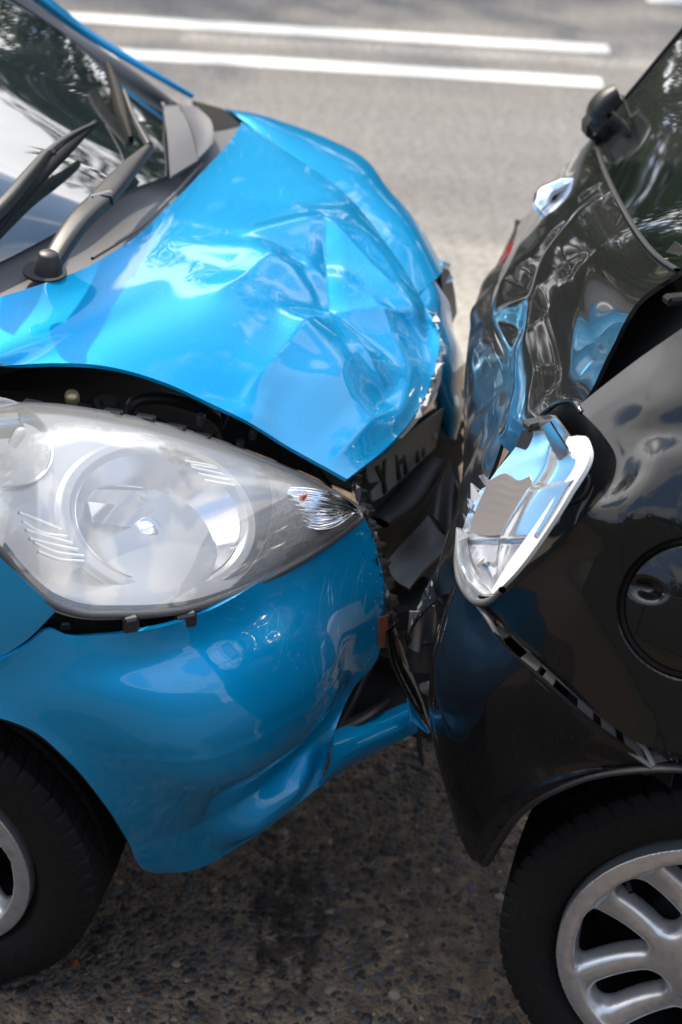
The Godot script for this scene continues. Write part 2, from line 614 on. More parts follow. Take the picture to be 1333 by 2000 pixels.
# ---------------------------------------------------------------- sky
func make_sky() -> Sky:
	var w := 1024
	var h := 512
	var im := Image.create(w, h, false, Image.FORMAT_RGBF)
	var n := FastNoiseLite.new()
	n.seed = 120
	n.frequency = 1.15
	n.fractal_octaves = 6
	n.fractal_gain = .52
	var sun := SUN_FROM.normalized()
	for j in h:
		var el := PI * (.5 - (j + .5) / h)
		for i in w:
			var az := TAU * (i + .5) / w
			var d := Vector3(sin(az) * cos(el), sin(el), -cos(az) * cos(el))
			var up := maxf(d.y, 0.0)
			var toward := maxf(d.dot(sun), 0.0)
			var c := Color(.7, .82, 1.0).lerp(Color(.26, .5, .95), pow(up, .5)) * 1.5
			c += Color(1, .95, .88) * pow(toward, 6.0) * .7
			# a broken cloud layer: thick low down, open patches of blue higher up
			var q := d / (up + .22)
			var k := n.get_noise_3d(q.x * .75 + 3.1, q.z * .75, 0.7) + .24 - .42 * pow(up, 1.5)
			var cover := smoothstep(-.02, .16, k)
			var body := Color(1.0, 1.0, 1.02) * (1.5 + 1.5 * toward * toward + 4.5 * pow(toward, 6.0)) * (1.0 - .35 * smoothstep(.2, .6, k))
			c = c.lerp(body, cover)
			if d.y < 0: c = Color(.25, .24, .23)
			im.set_pixel(i, j, c)
	var p := PanoramaSkyMaterial.new()
	p.panorama = ImageTexture.create_from_image(im)
	p.energy_multiplier = .85
	var s := Sky.new()
	s.sky_material = p
	return s

const SUN_FROM := Vector3(-.36, .75, -.56)

func stage() -> void:
	var cam := Camera3D.new()
	cam.name = "camera"
	cam.fov = 39.6
	cam.near = .05
	cam.far = 400
	add_child(cam)
	cam.position = Vector3(0, 1.9, 1.4)
	cam.basis = Basis.from_euler(Vector3(deg_to_rad(-31), deg_to_rad(4), 0)) * Basis(Vector3(0, 0, 1), deg_to_rad(2.5))
	var at := CameraAttributesPhysical.new()
	at.frustum_focal_length = 33.33
	at.frustum_focus_distance = 1.95
	at.frustum_near = .05
	at.frustum_far = 400
	at.exposure_aperture = 2.3
	cam.attributes = at
	cam.current = true
	var we := WorldEnvironment.new()
	we.name = "environment"
	var e := Environment.new()
	e.background_mode = Environment.BG_SKY
	e.sky = make_sky()
	e.tonemap_mode = Environment.TONE_MAPPER_LINEAR
	e.tonemap_exposure = 1.18
	e.sdfgi_enabled = true
	e.ssao_enabled = true
	e.ssil_enabled = true
	we.environment = e
	add_child(we)
	var l := DirectionalLight3D.new()
	l.name = "sun"
	l.light_energy = 1.5
	l.light_color = Color(1, .94, .85)
	l.light_angular_distance = 1.5
	l.shadow_enabled = true
	add_child(l)
	l.basis = Basis.looking_at(-SUN_FROM.normalized(), Vector3.UP)

# ---------------------------------------------------------------- crumpled sheet metal
# Heights given at points (p.x, p.y across the panel, h along its normal) are joined by flat facets, then eased by `ease` rounds.
func crumple(g: Array, out: Vector3, across: Callable, pts: Array, ease: int) -> Array:
	var xy := PackedVector2Array()
	for p in pts: xy.append(across.call(p[0]))
	var tri := Geometry2D.triangulate_delaunay(xy)
	var ns := grid_normals(g, out)
	var nv := g.size() - 1
	var nu: int = g[0].size() - 1
	var hs := []
	for j in nv + 1:
		var row := PackedFloat32Array()
		for i in nu + 1:
			var q: Vector2 = across.call(g[j][i])
			var hh := 0.0
			for k in range(0, tri.size(), 3):
				var a := xy[tri[k]]
				var b := xy[tri[k + 1]]
				var c := xy[tri[k + 2]]
				var den := (b - a).cross(c - a)
				if absf(den) < 1e-9: continue
				var wb := (q - a).cross(c - a) / den
				var wc := (b - a).cross(q - a) / den
				if wb >= -1e-4 and wc >= -1e-4 and wb + wc <= 1.0001:
					hh = pts[tri[k]][1] * (1 - wb - wc) + pts[tri[k + 1]][1] * wb + pts[tri[k + 2]][1] * wc
					break
			row.append(hh)
		hs.append(row)
	for e in ease:
		var nx := []
		for j in nv + 1:
			var row := PackedFloat32Array()
			for i in nu + 1:
				var s: float = hs[j][i] * 2
				s += hs[maxi(j - 1, 0)][i] + hs[mini(j + 1, nv)][i] + hs[j][maxi(i - 1, 0)] + hs[j][mini(i + 1, nu)]
				row.append(s / 6)
			nx.append(row)
		hs = nx
	for j in nv + 1:
		for i in nu + 1: g[j][i] += ns[j][i] * hs[j][i]
	return g

func nearest(g: Array, p: Vector3) -> Vector2i:
	var best := Vector2i.ZERO
	var d := 1e9
	for j in g.size():
		for i in g[j].size():
			var e: float = (g[j][i] - p).length_squared()
			if e < d:
				d = e
				best = Vector2i(i, j)
	return best

func settle(o: Node3D) -> void:                        # parts were laid out in the street's metres
	for c in o.get_children(): c.position -= o.position

# ---------------------------------------------------------------- wheels
# Axis +z is the outer side. tread grooves are cut into the mesh.
func tyre_mesh(R: float, rim: float, w: float, blocks: int, slant: float, rib: Array) -> Mesh:
	var prof := []                                      # radius, z, tread share
	var hw := w / 2
	for q in [[rim - .012, hw * .62, 0], [rim + .004, hw * .74, 0], [rim + .012, hw * .86, 0], [rim + .02, hw * .93, 0], [rim + .024, hw * .925, 0], [rim + .03, hw * .97, 0], [rim + (R - rim) * .45, hw * 1.0, 0], [rim + (R - rim) * .62, hw * .99, 0], [rim + (R - rim) * .74, hw * .965, 0], [rim + (R - rim) * .76, hw * .95, 0], [R - .017, hw * .915, .3], [R - .009, hw * .865, .8]]:
		prof.append(q)
	var n := 44
	for k in n + 1:
		var z := hw * .82 * (1 - 2.0 * k / n)
		prof.append([R - .004 * pow(absf(z) / hw, 2) , z, 1])
	for k in range(11, 5, -1): prof.append([prof[k][0], -prof[k][1], prof[k][2]])
	prof.append([rim - .01, -hw * .7, 0])
	var turns := 640
	var g := []
	for i in turns + 1:
		var a := TAU * i / turns
		var row := []
		for q in prof:
			var r: float = q[0]
			if q[2] > 0:
				var cut := 0.0
				for c in rib: cut = maxf(cut, 1 - smoothstep(.0032, .0055, absf(q[1] - c)))
				var f := fposmod(float(i) / turns * blocks + absf(q[1]) * slant + sin(absf(q[1]) * 60) * .08, 1.0)
				var lateral := 1 - smoothstep(.05, .11, absf(f - .5))
				if absf(q[1]) > hw * .3: cut = maxf(cut, lateral * .9)
				var f2 := fposmod(float(i) / turns * blocks * 2 + absf(q[1]) * slant * 1.4 + .25, 1.0)
				if absf(q[1]) < hw * .62: cut = maxf(cut, (1 - smoothstep(.04, .1, absf(f2 - .5))) * .45)
				r -= .006 * cut * q[2]
			row.append(Vector3(cos(a) * r, sin(a) * r, q[1]))
		g.append(row)
	var st := tool()
	var nv := g.size() - 1
	var nu: int = g[0].size() - 1
	var ns := []
	for j in nv + 1:
		var row := []
		for i in nu + 1:
			var du: Vector3 = g[j][mini(i + 1, nu)] - g[j][maxi(i - 1, 0)]
			var dv: Vector3 = g[(j + 1) % nv][i] - g[(j - 1 + nv) % nv][i]
			row.append(dv.cross(du).normalized() * -1.0)
		ns.append(row)
	if ns[0][20].dot(g[0][20]) < 0:
		for row in ns:
			for i in row.size(): row[i] = -row[i]
	for j in nv:
		for i in nu:
			quad(st, [g[j][i], g[j][i + 1], g[j + 1][i + 1], g[j + 1][i]], [ns[j][i], ns[j][i + 1], ns[j + 1][i + 1], ns[j + 1][i]], [Vector2.ZERO, Vector2.ZERO, Vector2.ZERO, Vector2.ZERO])
	return st.commit()

func tri_sd(p: Vector2, a: Vector2, b: Vector2, c: Vector2) -> float:
	var d := 1e9
	var s := 1.0 if (b - a).cross(c - a) > 0 else -1.0
	var inside := true
	for e in [[a, b], [b, c], [c, a]]:
		var u: Vector2 = e[1] - e[0]
		var w: Vector2 = p - e[0]
		d = minf(d, (w - u * clampf(w.dot(u) / u.length_squared(), 0, 1)).length())
		if u.cross(w) * s < 0: inside = false
	return -d if inside else d

# A cast wheel: `arms` double spokes; slots down the middle of each when twin.
func cast_wheel(R: float, arms: int, twin: bool, turn: float, cell: float) -> Mesh:
	var step := TAU / arms
	var f := func(p: Vector3) -> float:
		var r := Vector2(p.x, p.y).length()
		var a := atan2(p.y, p.x) - turn
		var zc := -.012 - .016 * sin(clampf((r - .05) / (R - .07), 0, 1) * PI) + .004
		var d := absf(p.z - zc) - .017
		d = smax(d, r - (R - .012), .006)
		# opening between two spokes
		var fo := fposmod(a, step) - step / 2
		var q := Vector2(cos(fo), sin(fo)) * r
		var o := tri_sd(q, Vector2(R * .50, 0), Vector2(R * .85, R * .20), Vector2(R * .85, -R * .20)) - R * .06 if twin else tri_sd(q, Vector2(R * .36, 0), Vector2(R * .84, R * .36), Vector2(R * .84, -R * .36)) - R * .05
		d = smax(d, -(o - (zc + .014 - p.z) * -.3), .012)
		if twin:
			var ft := fposmod(a + step / 2, step) - step / 2
			var t := Vector2(cos(ft), sin(ft)) * r
			var c := (t - Vector2(clampf(t.x, R * .46, R * .76), 0)).length() - R * .105 * (1.0 + .4 * (t.x / R - .5))
			d = smax(d, -(c - (zc + .014 - p.z) * -.3), .012)
		# the rim that carries it
		var ring := maxf(absf(r - (R - .011)) - .010, absf(p.z + .012) - .02) - .003
		d = smin(d, ring, .012)
		return smax(d, -(r - .03), .004)
	var half := int(ceil((R + .012) / cell))
	return nets(Vector3(-half * cell, -half * cell, -.062), Vector3i(half * 2, half * 2, int(.085 / cell)), cell, f)

func wheel(parent: Node3D, at: Vector3, yaw: float, camber: float, R: float, rim: float, w: float, arms: int, twin: bool, turn: float, face: float, blocks: int, slant: float, rib: Array) -> void:
	var b := Basis(Vector3.UP, yaw) * Basis(Vector3.RIGHT, -camber)
	var ty := Node3D.new()
	ty.name = "wheel"
	parent.add_child(ty, true)
	# `at` is the centre of the outer face
	ty.transform = Transform3D(b, at - b * Vector3(0, 0, w / 2))
	part("tyre", tyre_mesh(R, rim, w, blocks, slant, rib), M.rubber, ty)
	var s := part("rim", cast_wheel(rim, arms, twin, turn, .0042), M.alloy, ty)
	s.position = Vector3(0, 0, face)
	part("rim_barrel", lathe([Vector2(rim - .02, -w * .42), Vector2(rim - .02, face - .025), Vector2(rim - .004, face - .004)], Vector3.ZERO, Vector3(0, 0, 1), 64), M.alloy_dark, ty)
	part("wheel_back", lathe([Vector2(rim + .01, -w * .44), Vector2(rim + .01, -w * .40), Vector2(0, -w * .40)], Vector3.ZERO, Vector3(0, 0, 1), 48), M.void, ty)
	part("brake_drum", lathe([Vector2(.11, -w * .5), Vector2(.11, face - .075), Vector2(.1, face - .065), Vector2(0, face - .065)], Vector3.ZERO, Vector3(0, 0, 1), 48), M.dark, ty)
	part("hub_cap", lathe([Vector2(.05, face - .03), Vector2(.05, face - .004), Vector2(.046, face), Vector2(.032, face), Vector2(.030, face - .006), Vector2(0, face - .006)], Vector3.ZERO, Vector3(0, 0, 1), 48), M.trim, ty)
	var cp := part("hub_badge", lathe([Vector2(.029, face - .008), Vector2(.029, face - .003), Vector2(.02, face), Vector2(0, face)], Vector3.ZERO, Vector3(0, 0, 1), 40), M.dark, ty)
	for k in 5:
		var g := turn + TAU * (k + .5) / 5
		part("wheel_bolt", lathe([Vector2(.009, face - .04), Vector2(.009, face - .02), Vector2(.006, face - .018), Vector2(0, face - .018)], Vector3(cos(g) * .052 * 1.25, sin(g) * .052 * 1.25, 0), Vector3(0, 0, 1), 6), M.steel, ty)
	part("valve_stem", tube([Vector3(rim - .03, 0, face - .03).rotated(Vector3(0, 0, 1), turn), Vector3(rim - .05, 0, face + .0).rotated(Vector3(0, 0, 1), turn)], .004, 8), M.plastic, ty)

# Sharp folds pressed into a sheet: each runs a -> b, `w` wide and `h` high at its middle, dying out at both ends.
func fold(g: Array, out: Vector3, across: Callable, folds: Array) -> Array:
	var ns := grid_normals(g, out)
	for j in g.size():
		for i in g[j].size():
			var q: Vector2 = across.call(g[j][i])
			var s := 0.0
			for f in folds:
				var p0: Vector2 = across.call(f[0])
				var p1: Vector2 = across.call(f[1])
				var u := p1 - p0
				var t := (q - p0).dot(u) / u.length_squared()
				if t < -.15 or t > 1.15: continue
				var off := absf((q - p0).cross(u)) / u.length()
				var w: float = f[2]
				if off > w: continue
				s += f[3] * pow(1 - off / w, 1.6) * smoothstep(-.15, .25, t) * smoothstep(1.15, .7, t)
			g[j][i] += ns[j][i] * s
	return g

# ---------------------------------------------------------------- the blue car
func blue_car() -> void:
	var o := thing("blue_car", "bright blue hatchback with crumpled bonnet, large clear headlamp and grey wipers", "car", Vector3(-.74, 0, -.9))
	var up := Vector3.UP
	# bonnet
	var rear := [Vector3(-0.75, 1.05, -0.43), Vector3(-0.661, 1.06, -0.538), Vector3(-0.627, 1.06, -0.581), Vector3(-0.575, 1.06, -0.659), Vector3(-0.53, 1.06, -0.782), Vector3(-0.501, 1.05, -1.018), Vector3(-0.486, 1.03, -1.302), Vector3(-0.479, 1.005, -1.609), Vector3(-0.482, 0.995, -1.765)]
	var near := [Vector3(-0.75, 1.05, -0.43), Vector3(-0.73, 1.03, -0.389), Vector3(-0.659, 1.02, -0.374), Vector3(-0.626, 1.01, -0.407), Vector3(-0.56, 1.005, -0.439), Vector3(-0.5, 1, -0.455), Vector3(-0.394, 0.97, -0.47), Vector3(-0.31, 0.93, -0.471), Vector3(-0.218, 0.88, -0.474), Vector3(-0.124, 0.83, -0.474)]
	var front := [Vector3(-0.124, 0.83, -0.474), Vector3(-0.068, 0.83, -0.592), Vector3(-0.029, 0.83, -0.722), Vector3(-0.006, 0.85, -0.837), Vector3(-0.003, 0.88, -0.923), Vector3(-0.024, 0.9, -0.975), Vector3(-0.051, 0.91, -1.023)]
	var far := [Vector3(-0.482, 0.995, -1.765), Vector3(-0.353, 1, -1.534), Vector3(-0.235, 0.99, -1.377), Vector3(-0.157, 0.965, -1.249), Vector3(-0.109, 0.945, -1.149), Vector3(-0.051, 0.91, -1.023)]
	var g := relax(coons(rear, front, near, far, 170, 150), 50)
	g = bulged(g, up, func(u, v, p): return .016 * sin(PI * u) * sin(PI * minf(v * 1.05, 1)))
	var dents := [
		[Vector3(-0.548, 1, -0.973), 0.0],
		[Vector3(-0.432, 0.98, -0.993), 0.003],
		[Vector3(-0.355, 0.97, -0.97), 0.006],
		[Vector3(-0.295, 0.96, -0.907), 0.013],
		[Vector3(-0.231, 0.95, -1.123), 0.017],
		[Vector3(-0.162, 0.94, -1.131), 0.012],
		[Vector3(-0.1, 0.93, -1.046), 0.01],
		[Vector3(-0.056, 0.92, -0.941), 0.017],
		[Vector3(-0.19, 0.92, -0.831), -0.022],
		[Vector3(-0.247, 0.93, -0.928), -0.004],
		[Vector3(-0.207, 0.93, -0.984), -0.006],
		[Vector3(-0.13, 0.92, -0.932), 0.009],
		[Vector3(-0.358, 0.95, -0.71), 0.004],
		[Vector3(-0.312, 0.95, -0.8), 0.0],
		[Vector3(-0.27, 0.93, -0.751), -0.008],
		[Vector3(-0.078, 0.9, -0.693), -0.004],
		[Vector3(-0.142, 0.9, -0.757), 0.004],
		[Vector3(-0.156, 0.88, -0.664), 0.01],
		[Vector3(-0.224, 0.92, -0.72), 0.005],
		[Vector3(-0.261, 0.88, -0.561), 0.002],
		[Vector3(-0.272, 0.9, -0.481), 0.009],
		[Vector3(-0.254, 0.9, -0.659), -0.006],
		[Vector3(-0.201, 0.88, -0.616), 0.006],
		[Vector3(-0.058, 0.86, -0.68), 0.008],
		[Vector3(-0.101, 0.86, -0.6), 0.006],
		[Vector3(-0.021, 0.89, -0.908), -0.004],
		[Vector3(-0.05, 0.9, -0.794), 0.008],
		[Vector3(-0.31, 0.93, -0.62), 0.0],
		[Vector3(-0.343, 0.94, -0.52), 0.0],
		[Vector3(-0.199, 0.96, -1.276), 0.0],
		[Vector3(-0.199, 0.97, -1.387), 0.003],
		[Vector3(-0.437, 0.98, -0.731), 0.0],
		[Vector3(-0.377, 0.96, -0.585), 0.0],
		[Vector3(-0.308, 0.97, -1.181), 0.0],
		[Vector3(-0.495, 1, -0.853), 0.0],
		[Vector3(-0.413, 0.98, -1.161), 0.0],
		[Vector3(-0.102, 0.93, -1.191), 0.0],
		[Vector3(-0.033, 0.9, -1.017), 0.0],
		[Vector3(-0.124, 0.83, -0.468), 0.0],
		[Vector3(-0.217, 0.88, -0.468), 0.0],
		[Vector3(-0.312, 0.92, -0.484), 0.0],
		[Vector3(-0.393, 0.97, -0.463), 0.0],
		[Vector3(-0.005, 0.84, -0.869), 0.0],
		[Vector3(-0.066, 0.83, -0.586), 0.0],
		[Vector3(-0.597, 1.03, -0.582), 0.0],
		[Vector3(-0.63, 1, -0.419), 0.0],
		[Vector3(-0.548, 1.04, -0.858), 0.0],
		[Vector3(-0.488, 0.99, -1.773), 0.0],
		[Vector3(0.004, 0.88, -1.052), 0.0],
		[Vector3(-0.746, 1.02, -0.39), 0.0],
	]
	g = crumple(g, up, func(p): return Vector2(p.x, p.z), dents, 16)
	var ctr: Vector3 = Vector3(-0.19, 0.92, -0.831)
	g = fold(g, up, func(p): return Vector2(p.x, p.z), [
		[ctr, Vector3(-0.056, 0.92, -0.941), .05, .008], [ctr, Vector3(-0.282, 0.89, -0.515), .05, .008], [ctr, Vector3(-0.232, 0.94, -1.134), .035, -.008],
		[ctr, Vector3(-0.086, 0.9, -0.717), .04, .006], [Vector3(-0.295, 0.96, -0.907), Vector3(-0.36, 0.95, -0.7), .04, .006], [Vector3(-0.353, 0.97, -0.958), Vector3(-0.231, 0.95, -1.123), .05, .007],
		[Vector3(-0.231, 0.95, -1.123), Vector3(-0.056, 0.92, -0.941), .06, .007], [Vector3(-0.295, 0.96, -0.907), Vector3(-0.248, 0.93, -0.945), .03, -.005], [Vector3(-0.149, 0.85, -0.492), Vector3(-0.061, 0.86, -0.698), .035, .005], [Vector3(-0.197, 0.97, -1.371), Vector3(-0.236, 0.985, -1.392), .04, .004]])
	part("hood", sheet(g, up, .007), M.blue_hood, o)
	# folded lip under the torn front edge, and the bare metal that shows along it
	part("hood_lip", panel([Vector3(-0.049, 0.905, -1.031), Vector3(-0.022, 0.895, -0.983), Vector3(-0.001, 0.873, -0.939), Vector3(-0.005, 0.843, -0.853), Vector3(-0.028, 0.822, -0.738), Vector3(-0.066, 0.822, -0.604), Vector3(-0.122, 0.822, -0.489)], [Vector3(-0.038, 0.86, -1.093), Vector3(-0.011, 0.84, -1.048), Vector3(0.009, 0.82, -0.981), Vector3(0.003, 0.8, -0.871), Vector3(-0.023, 0.8, -0.757), Vector3(-0.064, 0.81, -0.623), Vector3(-0.121, 0.817, -0.498)], [Vector3(-0.049, 0.905, -1.031), Vector3(-0.038, 0.86, -1.093)], [Vector3(-0.122, 0.822, -0.489), Vector3(-0.121, 0.817, -0.498)], 40, 4, Vector3(1, .1, 0), .003), M.blue, o)
	rng.seed = 21
	for k in 15:
		var t := k / 15.0
		var e: Vector3 = curve_pick([Vector3(-0.024, 0.9, -0.971), Vector3(-0.003, 0.882, -0.918), Vector3(-0.006, 0.852, -0.833), Vector3(-0.027, 0.832, -0.722), Vector3(-0.035, 0.832, -0.692)], t)
		var r := rng.randf_range(.006, .017)
		var q := []
		for m in 6: q.append(e + Vector3(rng.randf_range(-.2, 1), rng.randf_range(-.6, .8), rng.randf_range(-1, 1)) * r)
		part("paint_flake", shard(q, .0012), M.white if k % 3 else M.bare, o)
	# wing on the road side
	var st := tool()
	var ridge := [Vector3(-0.539, 0.992, -1.874), Vector3(-0.466, 0.988, -1.862), Vector3(-0.39, 0.98, -1.831), Vector3(-0.289, 0.97, -1.765), Vector3(-0.213, 0.96, -1.698), Vector3(-0.133, 0.94, -1.526), Vector3(-0.061, 0.91, -1.401), Vector3(-0.006, 0.86, -1.311)]
	var seam := [Vector3(-0.482, 0.992, -1.78), Vector3(-0.353, 0.996, -1.551), Vector3(-0.234, 0.986, -1.392), Vector3(-0.156, 0.961, -1.264), Vector3(-0.107, 0.941, -1.163), Vector3(-0.049, 0.905, -1.038)]
	var fg := coons(seam, ridge, [seam[0], ridge[0]], [seam[5], Vector3(-0.023, 0.885, -1.157), ridge[7]], 70, 24)
	fg = bulged(fg, up, func(u, v, p): return .012 * sin(PI * v) * (.4 + .6 * u))
	sheet(fg, up, .004, st)
	var low := []
	for p in ridge: low.append(Vector3(p.x + .01, .62, p.z - .05))
	sheet(coons(ridge, low, [ridge[0], low[0]], [ridge[7], low[7]], 60, 12), Vector3(.2, .2, -1), .004, st)
	part("fender", st.commit(), M.blue, o)
	# what is left of the front end beyond the bonnet
	part("front_bumper_cover", panel([Vector3(-0.048, 0.9, -1.043), Vector3(-0.022, 0.88, -1.159), Vector3(0, 0.855, -1.183)], [Vector3(-0.004, 0.7, -0.989), Vector3(0.028, 0.66, -0.967), Vector3(0.049, 0.62, -1.047)], [Vector3(-0.048, 0.9, -1.043), Vector3(-0.002, 0.86, -0.957), Vector3(0.003, 0.8, -0.913), Vector3(-0.004, 0.7, -0.989)], [Vector3(0, 0.855, -1.183), Vector3(0.031, 0.79, -1.134), Vector3(0.049, 0.73, -1.08), Vector3(0.049, 0.62, -1.047)], 24, 30, Vector3(1, .2, .2), .004, func(u, v, p): return .01 * sin(PI * u) + .004 * sin(v * 17)), M.blue, o)
	part("far_headlight", panel([Vector3(-0.01, 0.865, -1.314), Vector3(0.009, 0.83, -1.363)], [Vector3(0.018, 0.78, -1.191), Vector3(0.03, 0.76, -1.313)], [Vector3(-0.01, 0.865, -1.314), Vector3(-0.002, 0.85, -1.201), Vector3(0.018, 0.78, -1.191)], [Vector3(0.009, 0.83, -1.363), Vector3(0.023, 0.8, -1.315), Vector3(0.03, 0.76, -1.313)], 8, 16, Vector3(1, .2, .2), .01), M.plastic, o)
	part("torn_flap", panel([Vector3(-0.015, 0.87, -1.317), Vector3(0.002, 0.85, -1.362)], [Vector3(-0.001, 0.84, -1.252), Vector3(0.013, 0.82, -1.338)], [Vector3(-0.015, 0.87, -1.317), Vector3(-0.001, 0.84, -1.252)], [Vector3(0.002, 0.85, -1.362), Vector3(0.013, 0.82, -1.338)], 6, 8, Vector3(1, .3, .3), .003, func(u, v, p): return .006 * sin(v * 9)), M.blue, o)
	# near bumper
	var bt := [Vector3(-0.564, 0.766, 0), Vector3(-0.521, 0.799, 0), Vector3(-0.489, 0.819, -0.008), Vector3(-0.459, 0.839, -0.02), Vector3(-0.441, 0.827, -0.028), Vector3(-0.398, 0.822, -0.04), Vector3(-0.337, 0.823, -0.062), Vector3(-0.281, 0.814, -0.12), Vector3(-0.217, 0.788, -0.25), Vector3(-0.158, 0.762, -0.38), Vector3(-0.091, 0.754, -0.49)]
	var br := [Vector3(-0.091, 0.754, -0.49), Vector3(-0.071, 0.701, -0.475), Vector3(-0.056, 0.649, -0.455), Vector3(-0.054, 0.579, -0.435), Vector3(-0.059, 0.539, -0.42), Vector3(-0.093, 0.505, -0.38), Vector3(-0.115, 0.461, -0.33), Vector3(-0.124, 0.419, -0.31), Vector3(-0.133, 0.377, -0.29)]
	var bl := [Vector3(-0.564, 0.766, 0), Vector3(-0.568, 0.713, 0.005), Vector3(-0.527, 0.709, 0.005), Vector3(-0.49, 0.69, 0), Vector3(-0.449, 0.637, -0.01), Vector3(-0.412, 0.539, -0.04), Vector3(-0.393, 0.42, -0.09), Vector3(-0.383, 0.314, -0.14), Vector3(-0.372, 0.287, -0.16)]
	var bb := [Vector3(-0.372, 0.287, -0.16), Vector3(-0.316, 0.272, -0.19), Vector3(-0.249, 0.293, -0.23), Vector3(-0.182, 0.333, -0.27), Vector3(-0.133, 0.377, -0.29)]
	var outward := Vector3(.4, .2, 1)
	var bg := relax(coons(bt, bb, bl, br, 110, 130), 60)
	bg = bulged(bg, outward, func(u, v, p):
		# a soft fold half way down, and a ledge along the bottom that catches the sky
		var h: float = .055 * (v / .38 if v < .38 else maxf(0.0, 1 - (v - .38) / .40))
		h *= smoothstep(1.0, .55, u)
		h -= .006 * exp(-pow((v - .38) / .04, 2))
		h -= .010 * sin(PI * clampf((v - .5) / .5, 0, 1)) * smoothstep(.1, .4, u)
		h += .034 * smoothstep(.76, .86, v) * (1 - smoothstep(.87, 1.0, v)) * smoothstep(.28, .55, u) * smoothstep(1.0, .82, u)
		return h * smoothstep(0, .3, u) * smoothstep(1.0, .72, u) + .0005 * sin(p.x * 40 + p.y * 33))
	part("front_bumper", sheet(bg, outward, .006), M.blue_bumper, o)
	part("bumper_lip", panel([Vector3(-0.118, 0.453, -0.335), Vector3(-0.066, 0.451, -0.38), Vector3(-0.003, 0.442, -0.44)], [Vector3(-0.135, 0.372, -0.29), Vector3(-0.076, 0.392, -0.33), Vector3(-0.014, 0.404, -0.38), Vector3(0.03, 0.408, -0.42)], [Vector3(-0.118, 0.453, -0.335), Vector3(-0.123, 0.428, -0.3), Vector3(-0.135, 0.372, -0.29)], [Vector3(-0.003, 0.442, -0.44), Vector3(0.03, 0.408, -0.42)], 30, 16, outward, .006, func(u, v, p): return .016 * sin(PI * v) - .01 * sin(PI * u)), M.blue, o)
	part("fog_lamp_recess", panel([Vector3(-0.063, 0.512, -0.47), Vector3(-0.016, 0.468, -0.5)], [Vector3(-0.131, 0.402, -0.38), Vector3(0.008, 0.4, -0.48)], [Vector3(-0.063, 0.512, -0.47), Vector3(-0.097, 0.45, -0.45), Vector3(-0.131, 0.402, -0.38)], [Vector3(-0.016, 0.468, -0.5), Vector3(0.008, 0.4, -0.48)], 16, 16, outward, .004, func(u, v, p): return -.05 * sin(PI * u) * sin(PI * v)), M.dark, o)
	part("recess_trim", tube([Vector3(-0.117, 0.444, -0.35), Vector3(-0.09, 0.444, -0.37), Vector3(-0.055, 0.452, -0.4), Vector3(-0.037, 0.451, -0.43)], [.006, .012, .010, .004], 8, null, 6, .5), M.plastic, o)
	part("recess_rib", tube([Vector3(-0.07, 0.493, -0.46), Vector3(-0.088, 0.448, -0.44), Vector3(-0.11, 0.414, -0.4)], .006, 6), M.plastic, o)
	# torn edge of the bumper: frayed plastic and a rusty patch
	for k in 26:
		var t := k / 26.0
		var e: Vector3 = curve_pick([Vector3(-0.116, 0.812, -0.5), Vector3(-0.1, 0.776, -0.495), Vector3(-0.081, 0.735, -0.48), Vector3(-0.055, 0.652, -0.45), Vector3(-0.037, 0.604, -0.43), Vector3(-0.035, 0.552, -0.42)], t)
		var r := .0025 + .009 * pow(rng.randf(), 2.5)
		e += Vector3(rng.randf_range(-.006, .006), rng.randf_range(-.008, .008), 0)
		var q := []
		for m in 6: q.append(e + Vector3(rng.randf_range(-.5, .5), rng.randf_range(-1.6, 1.6), rng.randf_range(-.4, .6)) * r)
		part("torn_edge", shard(q, .0015), [M.plastic, M.bare, M.dark, M.trim][k % 4], o)
	part("torn_edge_strip", panel([Vector3(-0.122, 0.823, -0.5), Vector3(-0.11, 0.815, -0.52)], [Vector3(-0.057, 0.559, -0.425), Vector3(-0.04, 0.554, -0.44)], [Vector3(-0.122, 0.823, -0.5), Vector3(-0.096, 0.762, -0.495), Vector3(-0.064, 0.677, -0.47), Vector3(-0.05, 0.627, -0.445), Vector3(-0.057, 0.559, -0.425)], [Vector3(-0.11, 0.815, -0.52), Vector3(-0.083, 0.748, -0.52), Vector3(-0.053, 0.658, -0.5), Vector3(-0.035, 0.601, -0.47), Vector3(-0.04, 0.554, -0.44)], 5, 60, outward, .003, func(u, v, p): return .006 * sin(v * 60) * u + .004 * sin(v * 131)), M.plastic, o)
	part("rust_patch", panel([Vector3(-0.062, 0.612, -0.43), Vector3(-0.048, 0.616, -0.432)], [Vector3(-0.06, 0.563, -0.425), Vector3(-0.042, 0.558, -0.428)], [Vector3(-0.062, 0.612, -0.43), Vector3(-0.06, 0.563, -0.425)], [Vector3(-0.048, 0.616, -0.432), Vector3(-0.042, 0.558, -0.428)], 10, 16, outward, .003, func(u, v, p): return .002 * sin(u * 31) * sin(v * 43) + .004), M.rust, o)
	part("torn_trim", tube([Vector3(-0.042, 0.596, -0.42), Vector3(-0.026, 0.545, -0.41), Vector3(-0.005, 0.504, -0.4), Vector3(0.023, 0.457, -0.385), Vector3(0.035, 0.436, -0.38)], [.012, .020, .018, .012, .004], 10, null, 6, .35), M.black, o)
	part("torn_trim", tube([Vector3(-0.004, 0.484, -0.4), Vector3(0.009, 0.452, -0.39), Vector3(0.032, 0.429, -0.38)], [.006, .014, .003], 8, null, 5, .4), M.blue, o)
	part("hanging_strip", tube([Vector3(0.018, 0.434, -0.39), Vector3(0.018, 0.404, -0.385), Vector3(0.027, 0.361, -0.38)], [.004, .005, .003], 6), M.plastic, o)
